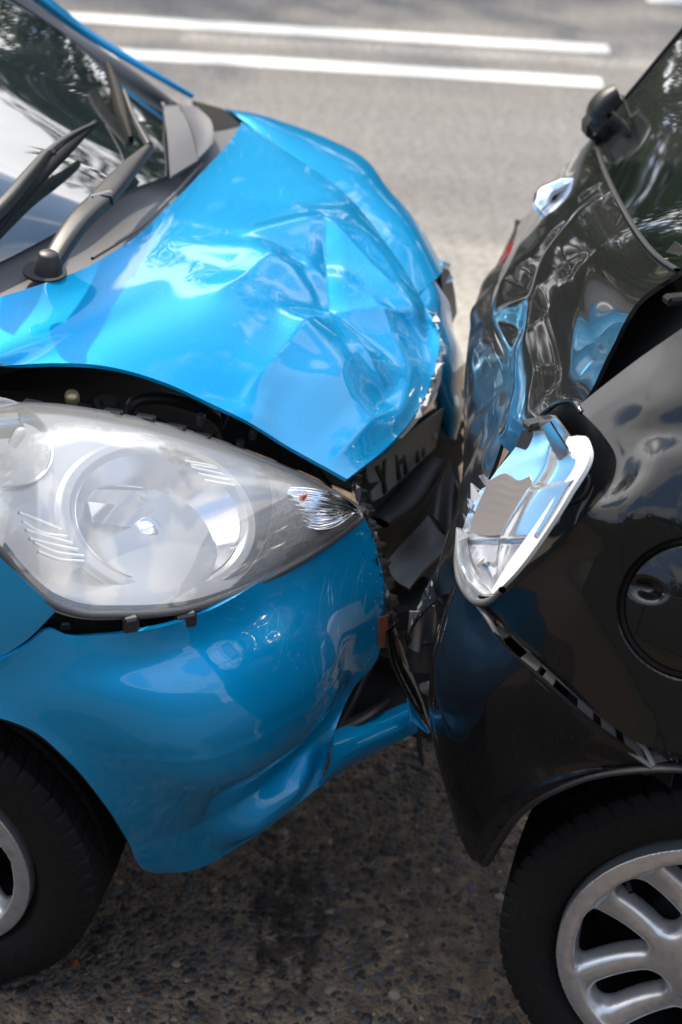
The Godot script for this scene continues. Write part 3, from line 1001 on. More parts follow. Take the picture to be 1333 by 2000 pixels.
	# near wing, in front of the door
	part("fender", panel([Vector3(-0.631, 1.061, -0.03), Vector3(-0.572, 1.001, -0.02), Vector3(-0.512, 0.947, -0.012), Vector3(-0.478, 0.906, -0.015), Vector3(-0.451, 0.871, -0.022)], [Vector3(-0.667, 0.691, 0), Vector3(-0.565, 0.766, -0.002), Vector3(-0.522, 0.8, -0.004), Vector3(-0.489, 0.825, -0.01), Vector3(-0.453, 0.863, -0.022)], [Vector3(-0.631, 1.061, -0.03), Vector3(-0.667, 0.691, 0)], [Vector3(-0.451, 0.871, -0.022), Vector3(-0.453, 0.863, -0.022)], 24, 20, Vector3(0, .3, 1), .005, func(u, v, p): return .012 * sin(PI * v) * (1 - u)), M.blue, o)
	part("seam_backing", panel([Vector3(-0.595, 0.753, -0.05), Vector3(-0.538, 0.783, -0.05), Vector3(-0.498, 0.81, -0.06), Vector3(-0.44, 0.846, -0.08)], [Vector3(-0.6, 0.702, -0.05), Vector3(-0.541, 0.741, -0.05), Vector3(-0.501, 0.764, -0.06), Vector3(-0.441, 0.761, -0.09)], [Vector3(-0.595, 0.753, -0.05), Vector3(-0.6, 0.702, -0.05)], [Vector3(-0.44, 0.846, -0.08), Vector3(-0.441, 0.761, -0.09)], 20, 6, Vector3(0, .3, 1), .004), M.void, o)
	for k in 4: part("seam_clip", block([Vector3(-0.516, 0.796, -0.028), Vector3(-0.497, 0.811, -0.03), Vector3(-0.481, 0.824, -0.032), Vector3(-0.448, 0.825, -0.05)][k], Vector3(.014, .012, .01), Basis(Vector3.UP, .3), .002), M.plastic, o)
	part("wheel_arch_liner", panel([Vector3(-0.674, 0.692, -0.02), Vector3(-0.575, 0.694, -0.012), Vector3(-0.535, 0.689, -0.015), Vector3(-0.497, 0.668, -0.02), Vector3(-0.455, 0.614, -0.03), Vector3(-0.418, 0.515, -0.06), Vector3(-0.398, 0.395, -0.11), Vector3(-0.379, 0.262, -0.18)], [Vector3(-0.807, 0.453, -0.3), Vector3(-0.701, 0.485, -0.34), Vector3(-0.652, 0.48, -0.34), Vector3(-0.604, 0.454, -0.34), Vector3(-0.55, 0.403, -0.34), Vector3(-0.5, 0.31, -0.36), Vector3(-0.461, 0.176, -0.4), Vector3(-0.423, 0.071, -0.42)], [Vector3(-0.674, 0.692, -0.02), Vector3(-0.807, 0.453, -0.3)], [Vector3(-0.379, 0.262, -0.18), Vector3(-0.423, 0.071, -0.42)], 40, 10, Vector3(-.5, -1, .2), .004), M.dark, o)
	wheel(o, Vector3(-.752, .306, -.125), deg_to_rad(-7) , deg_to_rad(-2.3), .302, .2, .19, 6, false, .35, .080, 62, 9.0, [-.03, .03])
	headlamp(o)
	engine_bay(o)
	glasshouse(o)
	settle(o)

func curve_pick(p: Array, t: float) -> Vector3:
	var lens := PackedFloat32Array([0.0])
	for i in range(1, p.size()): lens.append(lens[i - 1] + (p[i] - p[i - 1]).length())
	return curve_at(p, lens, t)

# A small ragged chip: fan of points round the first
func shard(q: Array, thick: float) -> Mesh:
	var st := tool()
	var n: Vector3 = (q[1] - q[0]).cross(q[2] - q[0]).normalized()
	for k in range(1, q.size()):
		var a: Vector3 = q[k]
		var b: Vector3 = q[k % (q.size() - 1) + 1]
		var m: Vector3 = (a - q[0]).cross(b - q[0]).normalized()
		quad(st, [q[0], a, a.lerp(b, .5), b], [m, m, m, m], [Vector2.ZERO, Vector2.ZERO, Vector2.ZERO, Vector2.ZERO])
		quad(st, [q[0] - n * thick, a - n * thick, a.lerp(b, .5) - n * thick, b - n * thick], [-m, -m, -m, -m], [Vector2.ZERO, Vector2.ZERO, Vector2.ZERO, Vector2.ZERO])
	return st.commit()

func headlamp(o: Node3D) -> void:
	var top := [Vector3(-0.7, 0.945, -0.36), Vector3(-0.66, 0.954, -0.38), Vector3(-0.624, 0.96, -0.385), Vector3(-0.553, 0.958, -0.4), Vector3(-0.482, 0.945, -0.415), Vector3(-0.41, 0.926, -0.43), Vector3(-0.337, 0.899, -0.445), Vector3(-0.262, 0.866, -0.46), Vector3(-0.186, 0.825, -0.48), Vector3(-0.093, 0.761, -0.5)]
	var bot := [Vector3(-0.577, 1.015, -0.02), Vector3(-0.542, 0.989, -0.02), Vector3(-0.513, 0.957, -0.02), Vector3(-0.486, 0.913, -0.022), Vector3(-0.457, 0.881, -0.027), Vector3(-0.428, 0.864, -0.035), Vector3(-0.374, 0.852, -0.055), Vector3(-0.311, 0.833, -0.1), Vector3(-0.257, 0.804, -0.185), Vector3(-0.206, 0.782, -0.28), Vector3(-0.144, 0.765, -0.4), Vector3(-0.093, 0.759, -0.5)]
	var outw := Vector3(.4, .8, .5)
	var shape := func(u, v, p): return .045 * pow(sin(PI * v), .7) * pow(1 - u, .35) * smoothstep(0, .1, u + .05)
	var lg := coons(top, bot, [top[0], bot[0]], [top[9], bot[11]], 90, 50)
	lg = bulged(lg, outw, shape)
	# housing: the same outline, sunk behind the lens
	var hg := coons(top, bot, [top[0], bot[0]], [top[9], bot[11]], 90, 50)
	hg = bulged(hg, outw, func(u, v, p): return -.012 - .05 * sin(PI * v) * pow(1 - u, .6) * smoothstep(0, .25, u + .1))
	var h := part("headlight", sheet(hg, outw, .004), M.satin, o)
	part("lens", sheet(lg, outw, .0035), M.lens, h)
	# lens frame and its clips
	part("lens_frame", tube(bot.map(func(p): return p + Vector3(0, -.005, .002)), .0055, 8), M.bezel, h)
	part("lens_frame", tube(top.map(func(p): return p + Vector3(0, -.006, -.004)), .006, 8), M.trim, h)
	for c in [[Vector3(-0.303, 0.825, -0.1), .03], [Vector3(-0.363, 0.848, -0.05), .02], [Vector3(-0.262, 0.801, -0.17), .022]]:
		part("lamp_clip", block(c[0] + Vector3(0, -.012, 0), Vector3(c[1], .022, .012), Basis(Vector3.UP, .5), .003), M.plastic, h)
	for c in [Vector3(-0.581, 0.955, -0.405), Vector3(-0.468, 0.94, -0.425), Vector3(-0.422, 0.93, -0.435), Vector3(-0.379, 0.912, -0.445), Vector3(-0.343, 0.895, -0.455)]:
		part("lamp_clip", block(c, Vector3(.03, .008, .012), Basis(Vector3.UP, -.2), .002), M.plastic, h)
	part("lamp_carrier", panel(bot.slice(2).map(func(p): return p + Vector3(0, -.004, -.012)), [Vector3(-0.531, 0.898, -0.06), Vector3(-0.499, 0.831, -0.07), Vector3(-0.47, 0.799, -0.08), Vector3(-0.413, 0.777, -0.09), Vector3(-0.351, 0.761, -0.12), Vector3(-0.292, 0.75, -0.18), Vector3(-0.223, 0.736, -0.3), Vector3(-0.162, 0.712, -0.43), Vector3(-0.093, 0.719, -0.52)], [bot[2] + Vector3(0, -.004, -.012), Vector3(-0.531, 0.898, -0.06)], [bot[11] + Vector3(0, -.004, -.012), Vector3(-0.093, 0.719, -0.52)], 40, 6, Vector3(.3, .3, 1), .004), M.void, h)
	# at(place, depth): a place behind the lens
	var ns := grid_normals(lg, outw)
	var at := func(x: Vector3, deep: float) -> Vector3:
		var k := nearest(lg, x)
		return lg[k.y][k.x] - ns[k.y][k.x] * deep
	var axis := Vector3(.42, .50, .76).normalized()
	# main bowl: an oval well sunk into the housing
	var c0: Vector3 = at.call(Vector3(-0.361, 0.875, -0.26), .040)
	var kk := nearest(lg, c0)
	axis = (ns[kk.y][kk.x] + Vector3(.15, 0, .25)).normalized()
	var e1 := (Vector3(.62, -.2, -.6) - axis * axis.dot(Vector3(.62, -.2, -.6))).normalized()
	var e2 := axis.cross(e1).normalized()
	if e2.y < 0: e2 = -e2
	var well := func(r0: float, r1: float, deep: Callable) -> Mesh:
		var wg := []
		for q in 33:
			var row := []
			for a in 97:
				var r := lerpf(r0, r1, q / 32.0)
				row.append(c0 + (e1 * cos(TAU * a / 96) * .160 + e2 * sin(TAU * a / 96) * .126) * r + axis * deep.call(r, TAU * a / 96))
			wg.append(row)
		return sheet(wg, axis, .002)
	part("main_reflector", well.call(.80, .0, func(r, a): return -.075 * (1 - pow(r / .8, 2)) - .012 + .0016 * (1 if fposmod(a * 2 / PI + .3, 2.0) < 1 else -1) * smoothstep(.1, .3, r) * smoothstep(.8, .6, r)), M.silver, h)
	part("lamp_surround", well.call(1.0, .80, func(r, a): return -.012 + .006 * smoothstep(1.0, .94, r) - .008 * smoothstep(.88, .8, r)), M.satin, h)
	part("bulb_shield", lathe([Vector2(.024, -.09), Vector2(.022, -.055), Vector2(.015, -.042), Vector2(0, -.038)], c0, axis, 32), M.chrome, h)
	for k in 2:
		part("reflector_facet", plate(c0 + e1 * -.09 + e2 * (.015 + .03 * k) - axis * .035, c0 + e1 * .02 + e2 * (.0 + .03 * k) - axis * .06, c0 + e1 * .02 + e2 * (.03 + .03 * k) - axis * .05, c0 + e1 * -.09 + e2 * (.045 + .02 * k) - axis * .03, axis, .002, 4), M.chrome, h)
	# side lamp at the left
	var c1: Vector3 = at.call(Vector3(-0.595, 0.912, -0.3), .03)
	var b2 := []
	for k in 11:
		var r := .07 * (1 - k / 10.0)
		b2.append(Vector2(r, -.02 - .05 * (1 - pow(r / .07, 2))))
	var side := tool()
	lathe([Vector2(.074, -.03), Vector2(.072, -.018), Vector2(.07, -.02)], c1, axis, 48, side)
	lathe(b2, c1, axis, 48, side)
	part("side_reflector", side.commit(), M.silver, h)
	part("bulb_holder", block(c1 + Vector3(-.01, .012, 0), Vector3(.06, .03, .03), Basis(Vector3.UP, .3), .006), M.trim, h)
	part("bulb", lathe([Vector2(.008, -.03), Vector2(.008, .0), Vector2(.005, .006), Vector2(0, .008)], c1 + Vector3(.02, .01, .01), axis, 16), M.white, h)
	# ribs moulded into the surround
	for k in 6:
		var y := 1022.0 + 12 * k
		var a: Vector3 = [Vector3(-0.536, 0.935, -0.11), Vector3(-0.526, 0.933, -0.1), Vector3(-0.517, 0.928, -0.095), Vector3(-0.508, 0.923, -0.09), Vector3(-0.5, 0.918, -0.085), Vector3(-0.492, 0.913, -0.08)][k]
		var b: Vector3 = [Vector3(-0.461, 0.929, -0.13), Vector3(-0.452, 0.926, -0.12), Vector3(-0.445, 0.921, -0.115), Vector3(-0.437, 0.917, -0.11), Vector3(-0.431, 0.912, -0.105), Vector3(-0.424, 0.907, -0.1)][k]
		part("lamp_rib", tube([at.call(a, .016), at.call(a.lerp(b, .5), .016), at.call(b, .016)], .0022, 6), M.white, h)
	for k in 5:
		var a: Vector3 = [Vector3(-0.359, 0.891, -0.36), Vector3(-0.352, 0.886, -0.355), Vector3(-0.346, 0.881, -0.35), Vector3(-0.337, 0.876, -0.345), Vector3(-0.328, 0.871, -0.34)][k]
		var b: Vector3 = [Vector3(-0.315, 0.882, -0.385), Vector3(-0.308, 0.877, -0.38), Vector3(-0.299, 0.871, -0.375), Vector3(-0.291, 0.866, -0.37), Vector3(-0.282, 0.861, -0.365)][k]
		part("lamp_rib", tube([at.call(a, .014), at.call(b, .014)], .0018, 6), M.white, h)
	# dark end of the lamp with the turn indicator
	var dk := tool()
	var d := coons([Vector3(-0.247, 0.856, -0.465), Vector3(-0.186, 0.822, -0.48), Vector3(-0.097, 0.761, -0.5)], [Vector3(-0.265, 0.797, -0.19), Vector3(-0.207, 0.78, -0.285), Vector3(-0.145, 0.763, -0.405), Vector3(-0.096, 0.758, -0.5)], [Vector3(-0.247, 0.856, -0.465), Vector3(-0.225, 0.83, -0.36), Vector3(-0.234, 0.807, -0.27), Vector3(-0.265, 0.797, -0.19)], [Vector3(-0.097, 0.761, -0.5), Vector3(-0.096, 0.758, -0.5)], 30, 24)
	d = bulged(d, outw, func(u, v, p): return .006 * sin(PI * v))
	sheet(d, outw, .003, dk)
	part("lamp_bezel", dk.commit(), M.bezel, h)
	var ind := coons([Vector3(-0.211, 0.828, -0.43), Vector3(-0.166, 0.82, -0.445), Vector3(-0.113, 0.776, -0.475)], [Vector3(-0.199, 0.792, -0.37), Vector3(-0.174, 0.776, -0.385), Vector3(-0.113, 0.772, -0.475)], [Vector3(-0.211, 0.828, -0.43), Vector3(-0.219, 0.807, -0.4), Vector3(-0.199, 0.792, -0.37)], [Vector3(-0.113, 0.776, -0.475), Vector3(-0.113, 0.772, -0.475)], 24, 48)
	ind = bulged(ind, outw, func(u, v, p): return .017 + .008 * sin(PI * u) + .004 * sin(v * 52 + u * 3) * (1 - u * .5))
	part("turn_indicator", sheet(ind, outw, .003), M.chrome, h)
	part("indicator_bulb", lathe([Vector2(.0035, -.01), Vector2(.0035, .006), Vector2(.002, .008), Vector2(0, .009)], at.call(Vector3(-0.198, 0.812, -0.41), .0), outw.normalized(), 16), M.amber, h)

func engine_bay(o: Node3D) -> void:
	part("inner_wing", panel([Vector3(-0.834, 0.86, -0.605), Vector3(-0.632, 0.84, -0.661), Vector3(-0.467, 0.8, -0.684), Vector3(-0.302, 0.72, -0.741), Vector3(-0.132, 0.64, -0.765)], [Vector3(-1.167, 0.62, -1.463), Vector3(-0.862, 0.6, -1.45), Vector3(-0.622, 0.58, -1.399), Vector3(-0.385, 0.55, -1.321), Vector3(-0.162, 0.52, -1.18)], [Vector3(-0.834, 0.86, -0.605), Vector3(-1.167, 0.62, -1.463)], [Vector3(-0.132, 0.64, -0.765), Vector3(-0.162, 0.52, -1.18)], 24, 8, Vector3.UP, .004), M.dark, o)
	part("bulkhead", plate(Vector3(-.82, .99, -.3), Vector3(-.62, .98, -1.75), Vector3(-.62, .3, -1.75), Vector3(-.82, .3, -.3), Vector3(1, 0, 0), .02), M.dark, o)
	part("reservoir_cap", lathe([Vector2(.026, -.03), Vector2(.026, .0), Vector2(.024, .006), Vector2(.015, .006), Vector2(.013, .012), Vector2(0, .012)], Vector3(-0.498, 0.9, -0.522), Vector3(.1, 1, .15), 24), M.plastic, o)
	part("hose_fitting", lathe([Vector2(.006, -.03), Vector2(.006, -.006), Vector2(.011, -.004), Vector2(.011, .008), Vector2(.007, .012), Vector2(0, .012)], Vector3(-0.538, 0.94, -0.459), Vector3(.1, 1, .5), 20), M.brass, o)
	part("hose", tube([Vector3(-0.486, 0.86, -0.568), Vector3(-0.471, 0.88, -0.579), Vector3(-0.438, 0.88, -0.598), Vector3(-0.394, 0.86, -0.623), Vector3(-0.359, 0.82, -0.662), Vector3(-0.351, 0.76, -0.714)], .011, 12), M.plastic, o)
	part("slam_panel", panel([Vector3(-0.349, 0.84, -0.652), Vector3(-0.274, 0.8, -0.66), Vector3(-0.189, 0.74, -0.677)], [Vector3(-0.342, 0.78, -0.659), Vector3(-0.258, 0.74, -0.675), Vector3(-0.163, 0.69, -0.691)], [Vector3(-0.349, 0.84, -0.652), Vector3(-0.342, 0.78, -0.659)], [Vector3(-0.189, 0.74, -0.677), Vector3(-0.163, 0.69, -0.691)], 16, 8, Vector3(.3, 1, .5), .004, func(u, v, p): return .006 * sin(u * 14)), M.plastic, o)
	for c in [Vector3(-0.294, 0.8, -0.655), Vector3(-0.312, 0.79, -0.631), Vector3(-0.371, 0.85, -0.596)]:
		part("bolt_head", lathe([Vector2(.008, -.01), Vector2(.008, .006), Vector2(.006, .009), Vector2(0, .009)], c, Vector3(.2, 1, .3), 6), M.steel, o)
	part("wiring", tube([Vector3(-0.351, 0.84, -0.545), Vector3(-0.32, 0.88, -0.528), Vector3(-0.312, 0.9, -0.539)], .0012, 6), M.plastic, o)
	# grille and number plate behind the torn front
	part("grille", plate(Vector3(-0.118, 0.772, -0.64), Vector3(0.054, 0.645, -1.2), Vector3(0.065, 0.536, -1.1), Vector3(-0.078, 0.588, -0.62), Vector3(1, .2, .3), .006, 10, func(u, v, p): return .006 * sin(v * 28)), M.dark, o)
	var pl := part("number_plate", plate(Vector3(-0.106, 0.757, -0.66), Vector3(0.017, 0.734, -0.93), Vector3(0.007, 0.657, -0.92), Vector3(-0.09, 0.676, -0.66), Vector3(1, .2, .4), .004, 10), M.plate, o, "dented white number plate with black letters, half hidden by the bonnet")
	var p0: Vector3 = Vector3(-0.09, 0.676, -0.66)
	var px: Vector3 = (Vector3(0.007, 0.657, -0.92) - p0)
	var py: Vector3 = (Vector3(-0.106, 0.757, -0.66) - p0)
	var nrm := px.cross(py).normalized()
	if nrm.dot(Vector3(1, .2, .6)) < 0: nrm = -nrm
	var spots := [.03, .30, .60]
	for k in 3:
		var tm := TextMesh.new()
		tm.text = "YHH"[k]
		var f := SystemFont.new()
		f.font_names = PackedStringArray(["Droid Sans"])
		f.font_weight = 700
		tm.font = f
		tm.font_size = 64
		tm.pixel_size = .001
		tm.depth = .003
		tm.curve_step = 1.5
		var l := part("plate_letter", tm, M.letter, pl)
		var bx := px.normalized()
		var by := py.normalized()
		l.transform = Transform3D(Basis(bx * 1.15, by * 1.25, nrm), p0 + px * (spots[k] + .13) + py * .41 + nrm * .0035)
	part("plate_bolt", lathe([Vector2(.006, 0), Vector2(.006, .003), Vector2(.003, .005), Vector2(0, .005)], Vector3(0.003, 0.688, -0.905), nrm, 12), M.bare, pl)
	part("radiator_panel", plate(Vector3(-0.087, 0.629, -0.72), Vector3(0.058, 0.528, -1.2), Vector3(0.083, 0.326, -0.8), Vector3(-0.036, 0.45, -0.55), Vector3(1, .2, .4), .006, 10, func(u, v, p): return .008 * sin(u * 11 + v * 7)), M.dark, o)
	part("undertray", plate(Vector3(-0.082, 0.331, -0.72), Vector3(0.092, 0.231, -0.95), Vector3(0.09, 0.137, -0.72), Vector3(-0.102, 0.223, -0.62), Vector3(.2, .5, 1), .006, 6), M.void, o)
	part("bumper_beam", panel([Vector3(-0.058, 0.639, -0.55), Vector3(0.004, 0.644, -0.7)], [Vector3(-0.018, 0.622, -0.5), Vector3(0.047, 0.637, -0.64)], [Vector3(-0.058, 0.639, -0.55), Vector3(-0.044, 0.626, -0.52), Vector3(-0.018, 0.622, -0.5)], [Vector3(0.004, 0.644, -0.7), Vector3(0.027, 0.635, -0.66), Vector3(0.047, 0.637, -0.64)], 20, 12, Vector3(.3, .6, 1), .006, func(u, v, p): return .004 * sin(u * 6)), M.plastic, o)
	part("beam_end", panel([Vector3(0.004, 0.638, -0.71), Vector3(0.035, 0.665, -0.86)], [Vector3(0.047, 0.624, -0.66), Vector3(0.06, 0.653, -0.72)], [Vector3(0.004, 0.638, -0.71), Vector3(0.047, 0.624, -0.66)], [Vector3(0.035, 0.665, -0.86), Vector3(0.06, 0.653, -0.72)], 12, 12, Vector3(.3, .6, 1), .006, func(u, v, p): return .006 * sin(v * 5 + u * 3)), M.plastic, o)
	part("air_duct", tube([Vector3(-0.078, 0.669, -0.62), Vector3(-0.04, 0.654, -0.72), Vector3(0.008, 0.668, -0.85)], [.02, .03, .02], 10, null, 6, .4), M.plastic, o)
	part("crash_absorber", block(Vector3(-0.016, 0.551, -0.56), Vector3(.1, .05, .08), Basis(Vector3.UP, .5), .006), M.dark, o)

func glasshouse(o: Node3D) -> void:
	var foot := [Vector3(-0.79, 1.08, -0.427), Vector3(-0.686, 1.08, -0.625), Vector3(-0.61, 1.09, -0.8), Vector3(-0.56, 1.075, -1.039), Vector3(-0.527, 1.06, -1.165), Vector3(-0.581, 1.045, -1.469), Vector3(-0.662, 1.037, -1.74)]
	var side := [Vector3(-0.662, 1.037, -1.74), Vector3(-0.764, 1.116, -1.7), Vector3(-0.858, 1.21, -1.63), Vector3(-0.947, 1.294, -1.55), Vector3(-1.06, 1.397, -1.45)]
	var head := [Vector3(-1.15, 1.42, -.25), Vector3(-1.2, 1.42, -.9), Vector3(-1.06, 1.397, -1.45)]
	var ng := [foot[0], Vector3(-1.0, 1.25, -.3), head[0]]
	var g := coons(foot, head, ng, side, 50, 30)
	part("windscreen", sheet(g, Vector3(.6, .8, .1), .005), M.screen, o)
	part("dashboard", plate(Vector3(-.78, 1.03, -.3), Vector3(-.68, 1.0, -1.68), Vector3(-1.25, 1.02, -1.6), Vector3(-1.3, 1.02, -.3), Vector3.UP, .02, 10, func(u, v, p): return .05 * sin(PI * v)), M.dark, o)
	part("cabin_lining", plate(Vector3(-1.3, 1.5, -.2), Vector3(-1.25, 1.45, -1.6), Vector3(-1.3, .4, -1.6), Vector3(-1.35, .4, -.2), Vector3(1, 0, 0), .02), M.dark, o)
	part("roof", plate(Vector3(-1.15, 1.45, -.22), Vector3(-1.073, 1.404, -1.46), Vector3(-2.3, 1.5, -1.5), Vector3(-2.3, 1.55, -.2), Vector3.UP, .03, 12, func(u, v, p): return .04 * sin(PI * u)), M.blue, o)
	# black band inside the pillar, the pillar and its grey corner
	part("pillar_band", panel([Vector3(-0.66, 1.038, -1.73), Vector3(-0.761, 1.116, -1.69), Vector3(-0.855, 1.21, -1.62), Vector3(-0.944, 1.294, -1.54), Vector3(-1.056, 1.397, -1.44)], [Vector3(-0.621, 1.028, -1.75), Vector3(-0.733, 1.108, -1.74), Vector3(-0.828, 1.164, -1.72), Vector3(-0.907, 1.255, -1.62), Vector3(-1.027, 1.386, -1.5)], [Vector3(-0.66, 1.038, -1.73), Vector3(-0.621, 1.028, -1.75)], [Vector3(-1.056, 1.397, -1.44), Vector3(-1.027, 1.386, -1.5)], 40, 6, Vector3(.5, .8, .4), .006, func(u, v, p): return .012 * sin(PI * v)), M.trim, o)
	part("windscreen_pillar", panel([Vector3(-0.602, 1.032, -1.79), Vector3(-0.715, 1.099, -1.76), Vector3(-0.825, 1.167, -1.73), Vector3(-0.907, 1.259, -1.63), Vector3(-1.027, 1.388, -1.5)], [Vector3(-0.597, 1.038, -1.8), Vector3(-0.713, 1.109, -1.78), Vector3(-0.818, 1.182, -1.75), Vector3(-0.881, 1.269, -1.65), Vector3(-0.992, 1.394, -1.52)], [Vector3(-0.602, 1.032, -1.79), Vector3(-0.597, 1.038, -1.8)], [Vector3(-1.027, 1.388, -1.5), Vector3(-0.992, 1.394, -1.52)], 40, 8, Vector3(.3, .8, .5), .006, func(u, v, p): return .01 * sin(PI * v)), M.blue, o)
	part("cowl", panel([Vector3(-0.799, 1.07, -0.449), Vector3(-0.691, 1.075, -0.642), Vector3(-0.616, 1.082, -0.824), Vector3(-0.565, 1.068, -1.062), Vector3(-0.531, 1.055, -1.183), Vector3(-0.586, 1.04, -1.49), Vector3(-0.654, 1.036, -1.745)], [Vector3(-0.788, 1.035, -0.406), Vector3(-0.667, 1.045, -0.553), Vector3(-0.632, 1.045, -0.596), Vector3(-0.58, 1.045, -0.672), Vector3(-0.534, 1.045, -0.798), Vector3(-0.504, 1.035, -1.034), Vector3(-0.488, 1.015, -1.323), Vector3(-0.483, 0.99, -1.637), Vector3(-0.484, 0.985, -1.779)], [Vector3(-0.799, 1.07, -0.449), Vector3(-0.788, 1.035, -0.406)], [Vector3(-0.654, 1.036, -1.745), Vector3(-0.576, 1.015, -1.81), Vector3(-0.484, 0.985, -1.779)], 60, 16, Vector3.UP, .004, func(u, v, p): return -.012 * sin(PI * v)), M.trim, o)
	part("cowl_ridge", tube([Vector3(-0.566, 1.058, -0.722), Vector3(-0.53, 1.055, -0.857), Vector3(-0.505, 1.05, -1.066), Vector3(-0.497, 1.03, -1.333)], .003, 6), M.trim, o)
	part("cowl_gap_shade", plate(Vector3(-0.606, 1.02, -1.824), Vector3(-0.539, 1, -1.844), Vector3(-0.482, 0.985, -1.767), Vector3(-0.533, 1, -1.662), Vector3.UP, .006, 8), M.void, o)  # black sheet drawn for the shade down the hinge gap
	part("corner_trim", panel([Vector3(-0.654, 1.034, -1.72), Vector3(-0.621, 1.031, -1.74)], [Vector3(-0.513, 1.075, -1.108), Vector3(-0.497, 1.05, -1.294)], [Vector3(-0.654, 1.034, -1.72), Vector3(-0.569, 1.07, -1.356), Vector3(-0.513, 1.075, -1.108)], [Vector3(-0.621, 1.031, -1.74), Vector3(-0.541, 1.055, -1.458), Vector3(-0.497, 1.05, -1.294)], 8, 16, Vector3(.3, 1, .3), .006), M.trim, o)
	part("corner_cover", panel([Vector3(-0.61, 1.045, -1.697), Vector3(-0.577, 1.035, -1.721)], [Vector3(-0.496, 1.055, -1.291), Vector3(-0.493, 1.04, -1.447)], [Vector3(-0.61, 1.045, -1.697), Vector3(-0.54, 1.05, -1.476), Vector3(-0.496, 1.055, -1.291)], [Vector3(-0.577, 1.035, -1.721), Vector3(-0.526, 1.04, -1.604), Vector3(-0.493, 1.04, -1.447)], 10, 14, Vector3(.2, 1, .3), .006, func(u, v, p): return -.006 * sin(PI * u) * sin(PI * v)), M.trim, o)
	# wipers
	var w := part("wiper", bar([Vector3(-0.585, 1.115, -0.552), Vector3(-0.579, 1.13, -0.609), Vector3(-0.572, 1.14, -0.683), Vector3(-0.563, 1.14, -0.774)], [.030, .034, .038, .040], .010), M.plastic, o)
	part("wiper_arm", bar([Vector3(-0.561, 1.142, -0.773), Vector3(-0.559, 1.14, -0.859), Vector3(-0.56, 1.13, -0.999), Vector3(-0.557, 1.12, -1.139)], [.042, .038, .028, .012], .010), M.plastic, w)
	part("wiper_rod", tube([Vector3(-0.557, 1.122, -1.129), Vector3(-0.604, 1.13, -1.241), Vector3(-0.664, 1.145, -1.402)], [.007, .005, .005], 8, null, 6), M.plastic, w)
	part("wiper_blade", bar([Vector3(-0.729, 1.16, -1.541), Vector3(-0.692, 1.145, -1.447), Vector3(-0.653, 1.125, -1.338), Vector3(-0.614, 1.1, -1.231)], [.012, .022, .024, .010], .016), M.rubber, w)
	part("pivot_cap", lathe([Vector2(.022, -.020), Vector2(.021, -.004), Vector2(.016, .002), Vector2(.015, .008), Vector2(.012, .011), Vector2(0, .011)], Vector3(-0.587, 1.12, -0.551), Vector3(.1, 1, .1), 28), M.plastic, w)
	part("pivot_well", lathe([Vector2(.034, -.004), Vector2(.034, .0), Vector2(0, .0)], Vector3(-0.62, 1.066, -0.639), Vector3(.1, 1, .1), 28), M.dark, w)
	part("wiper_hinge", block(Vector3(-0.561, 1.14, -0.78), Vector3(.045, .016, .012), Basis(Vector3.UP, .9), .003), M.steel, w)
	var v := part("wiper", bar([Vector3(-0.692, 1.16, -0.565), Vector3(-0.678, 1.17, -0.65), Vector3(-0.675, 1.175, -0.754), Vector3(-0.677, 1.175, -0.886)], [.022, .020, .018, .014], .010), M.plastic, o)
	part("wiper_blade", tube([Vector3(-0.687, 1.135, -0.569), Vector3(-0.678, 1.15, -0.728), Vector3(-0.666, 1.16, -0.901), Vector3(-0.649, 1.165, -1.108)], [.009, .013, .013, .006], 8, null, 8, .8), M.rubber, v)
	part("blade_frame", tube([Vector3(-0.678, 1.16, -0.73), Vector3(-0.676, 1.175, -0.884), Vector3(-0.663, 1.175, -0.995), Vector3(-0.646, 1.17, -1.087)], [.005, .007, .006, .003], 8, null, 6, .6), M.plastic, v)
	part("blade_clip", block(Vector3(-0.677, 1.17, -0.894), Vector3(.024, .012, .018), Basis(Vector3.UP, .8), .003), M.plastic, v)

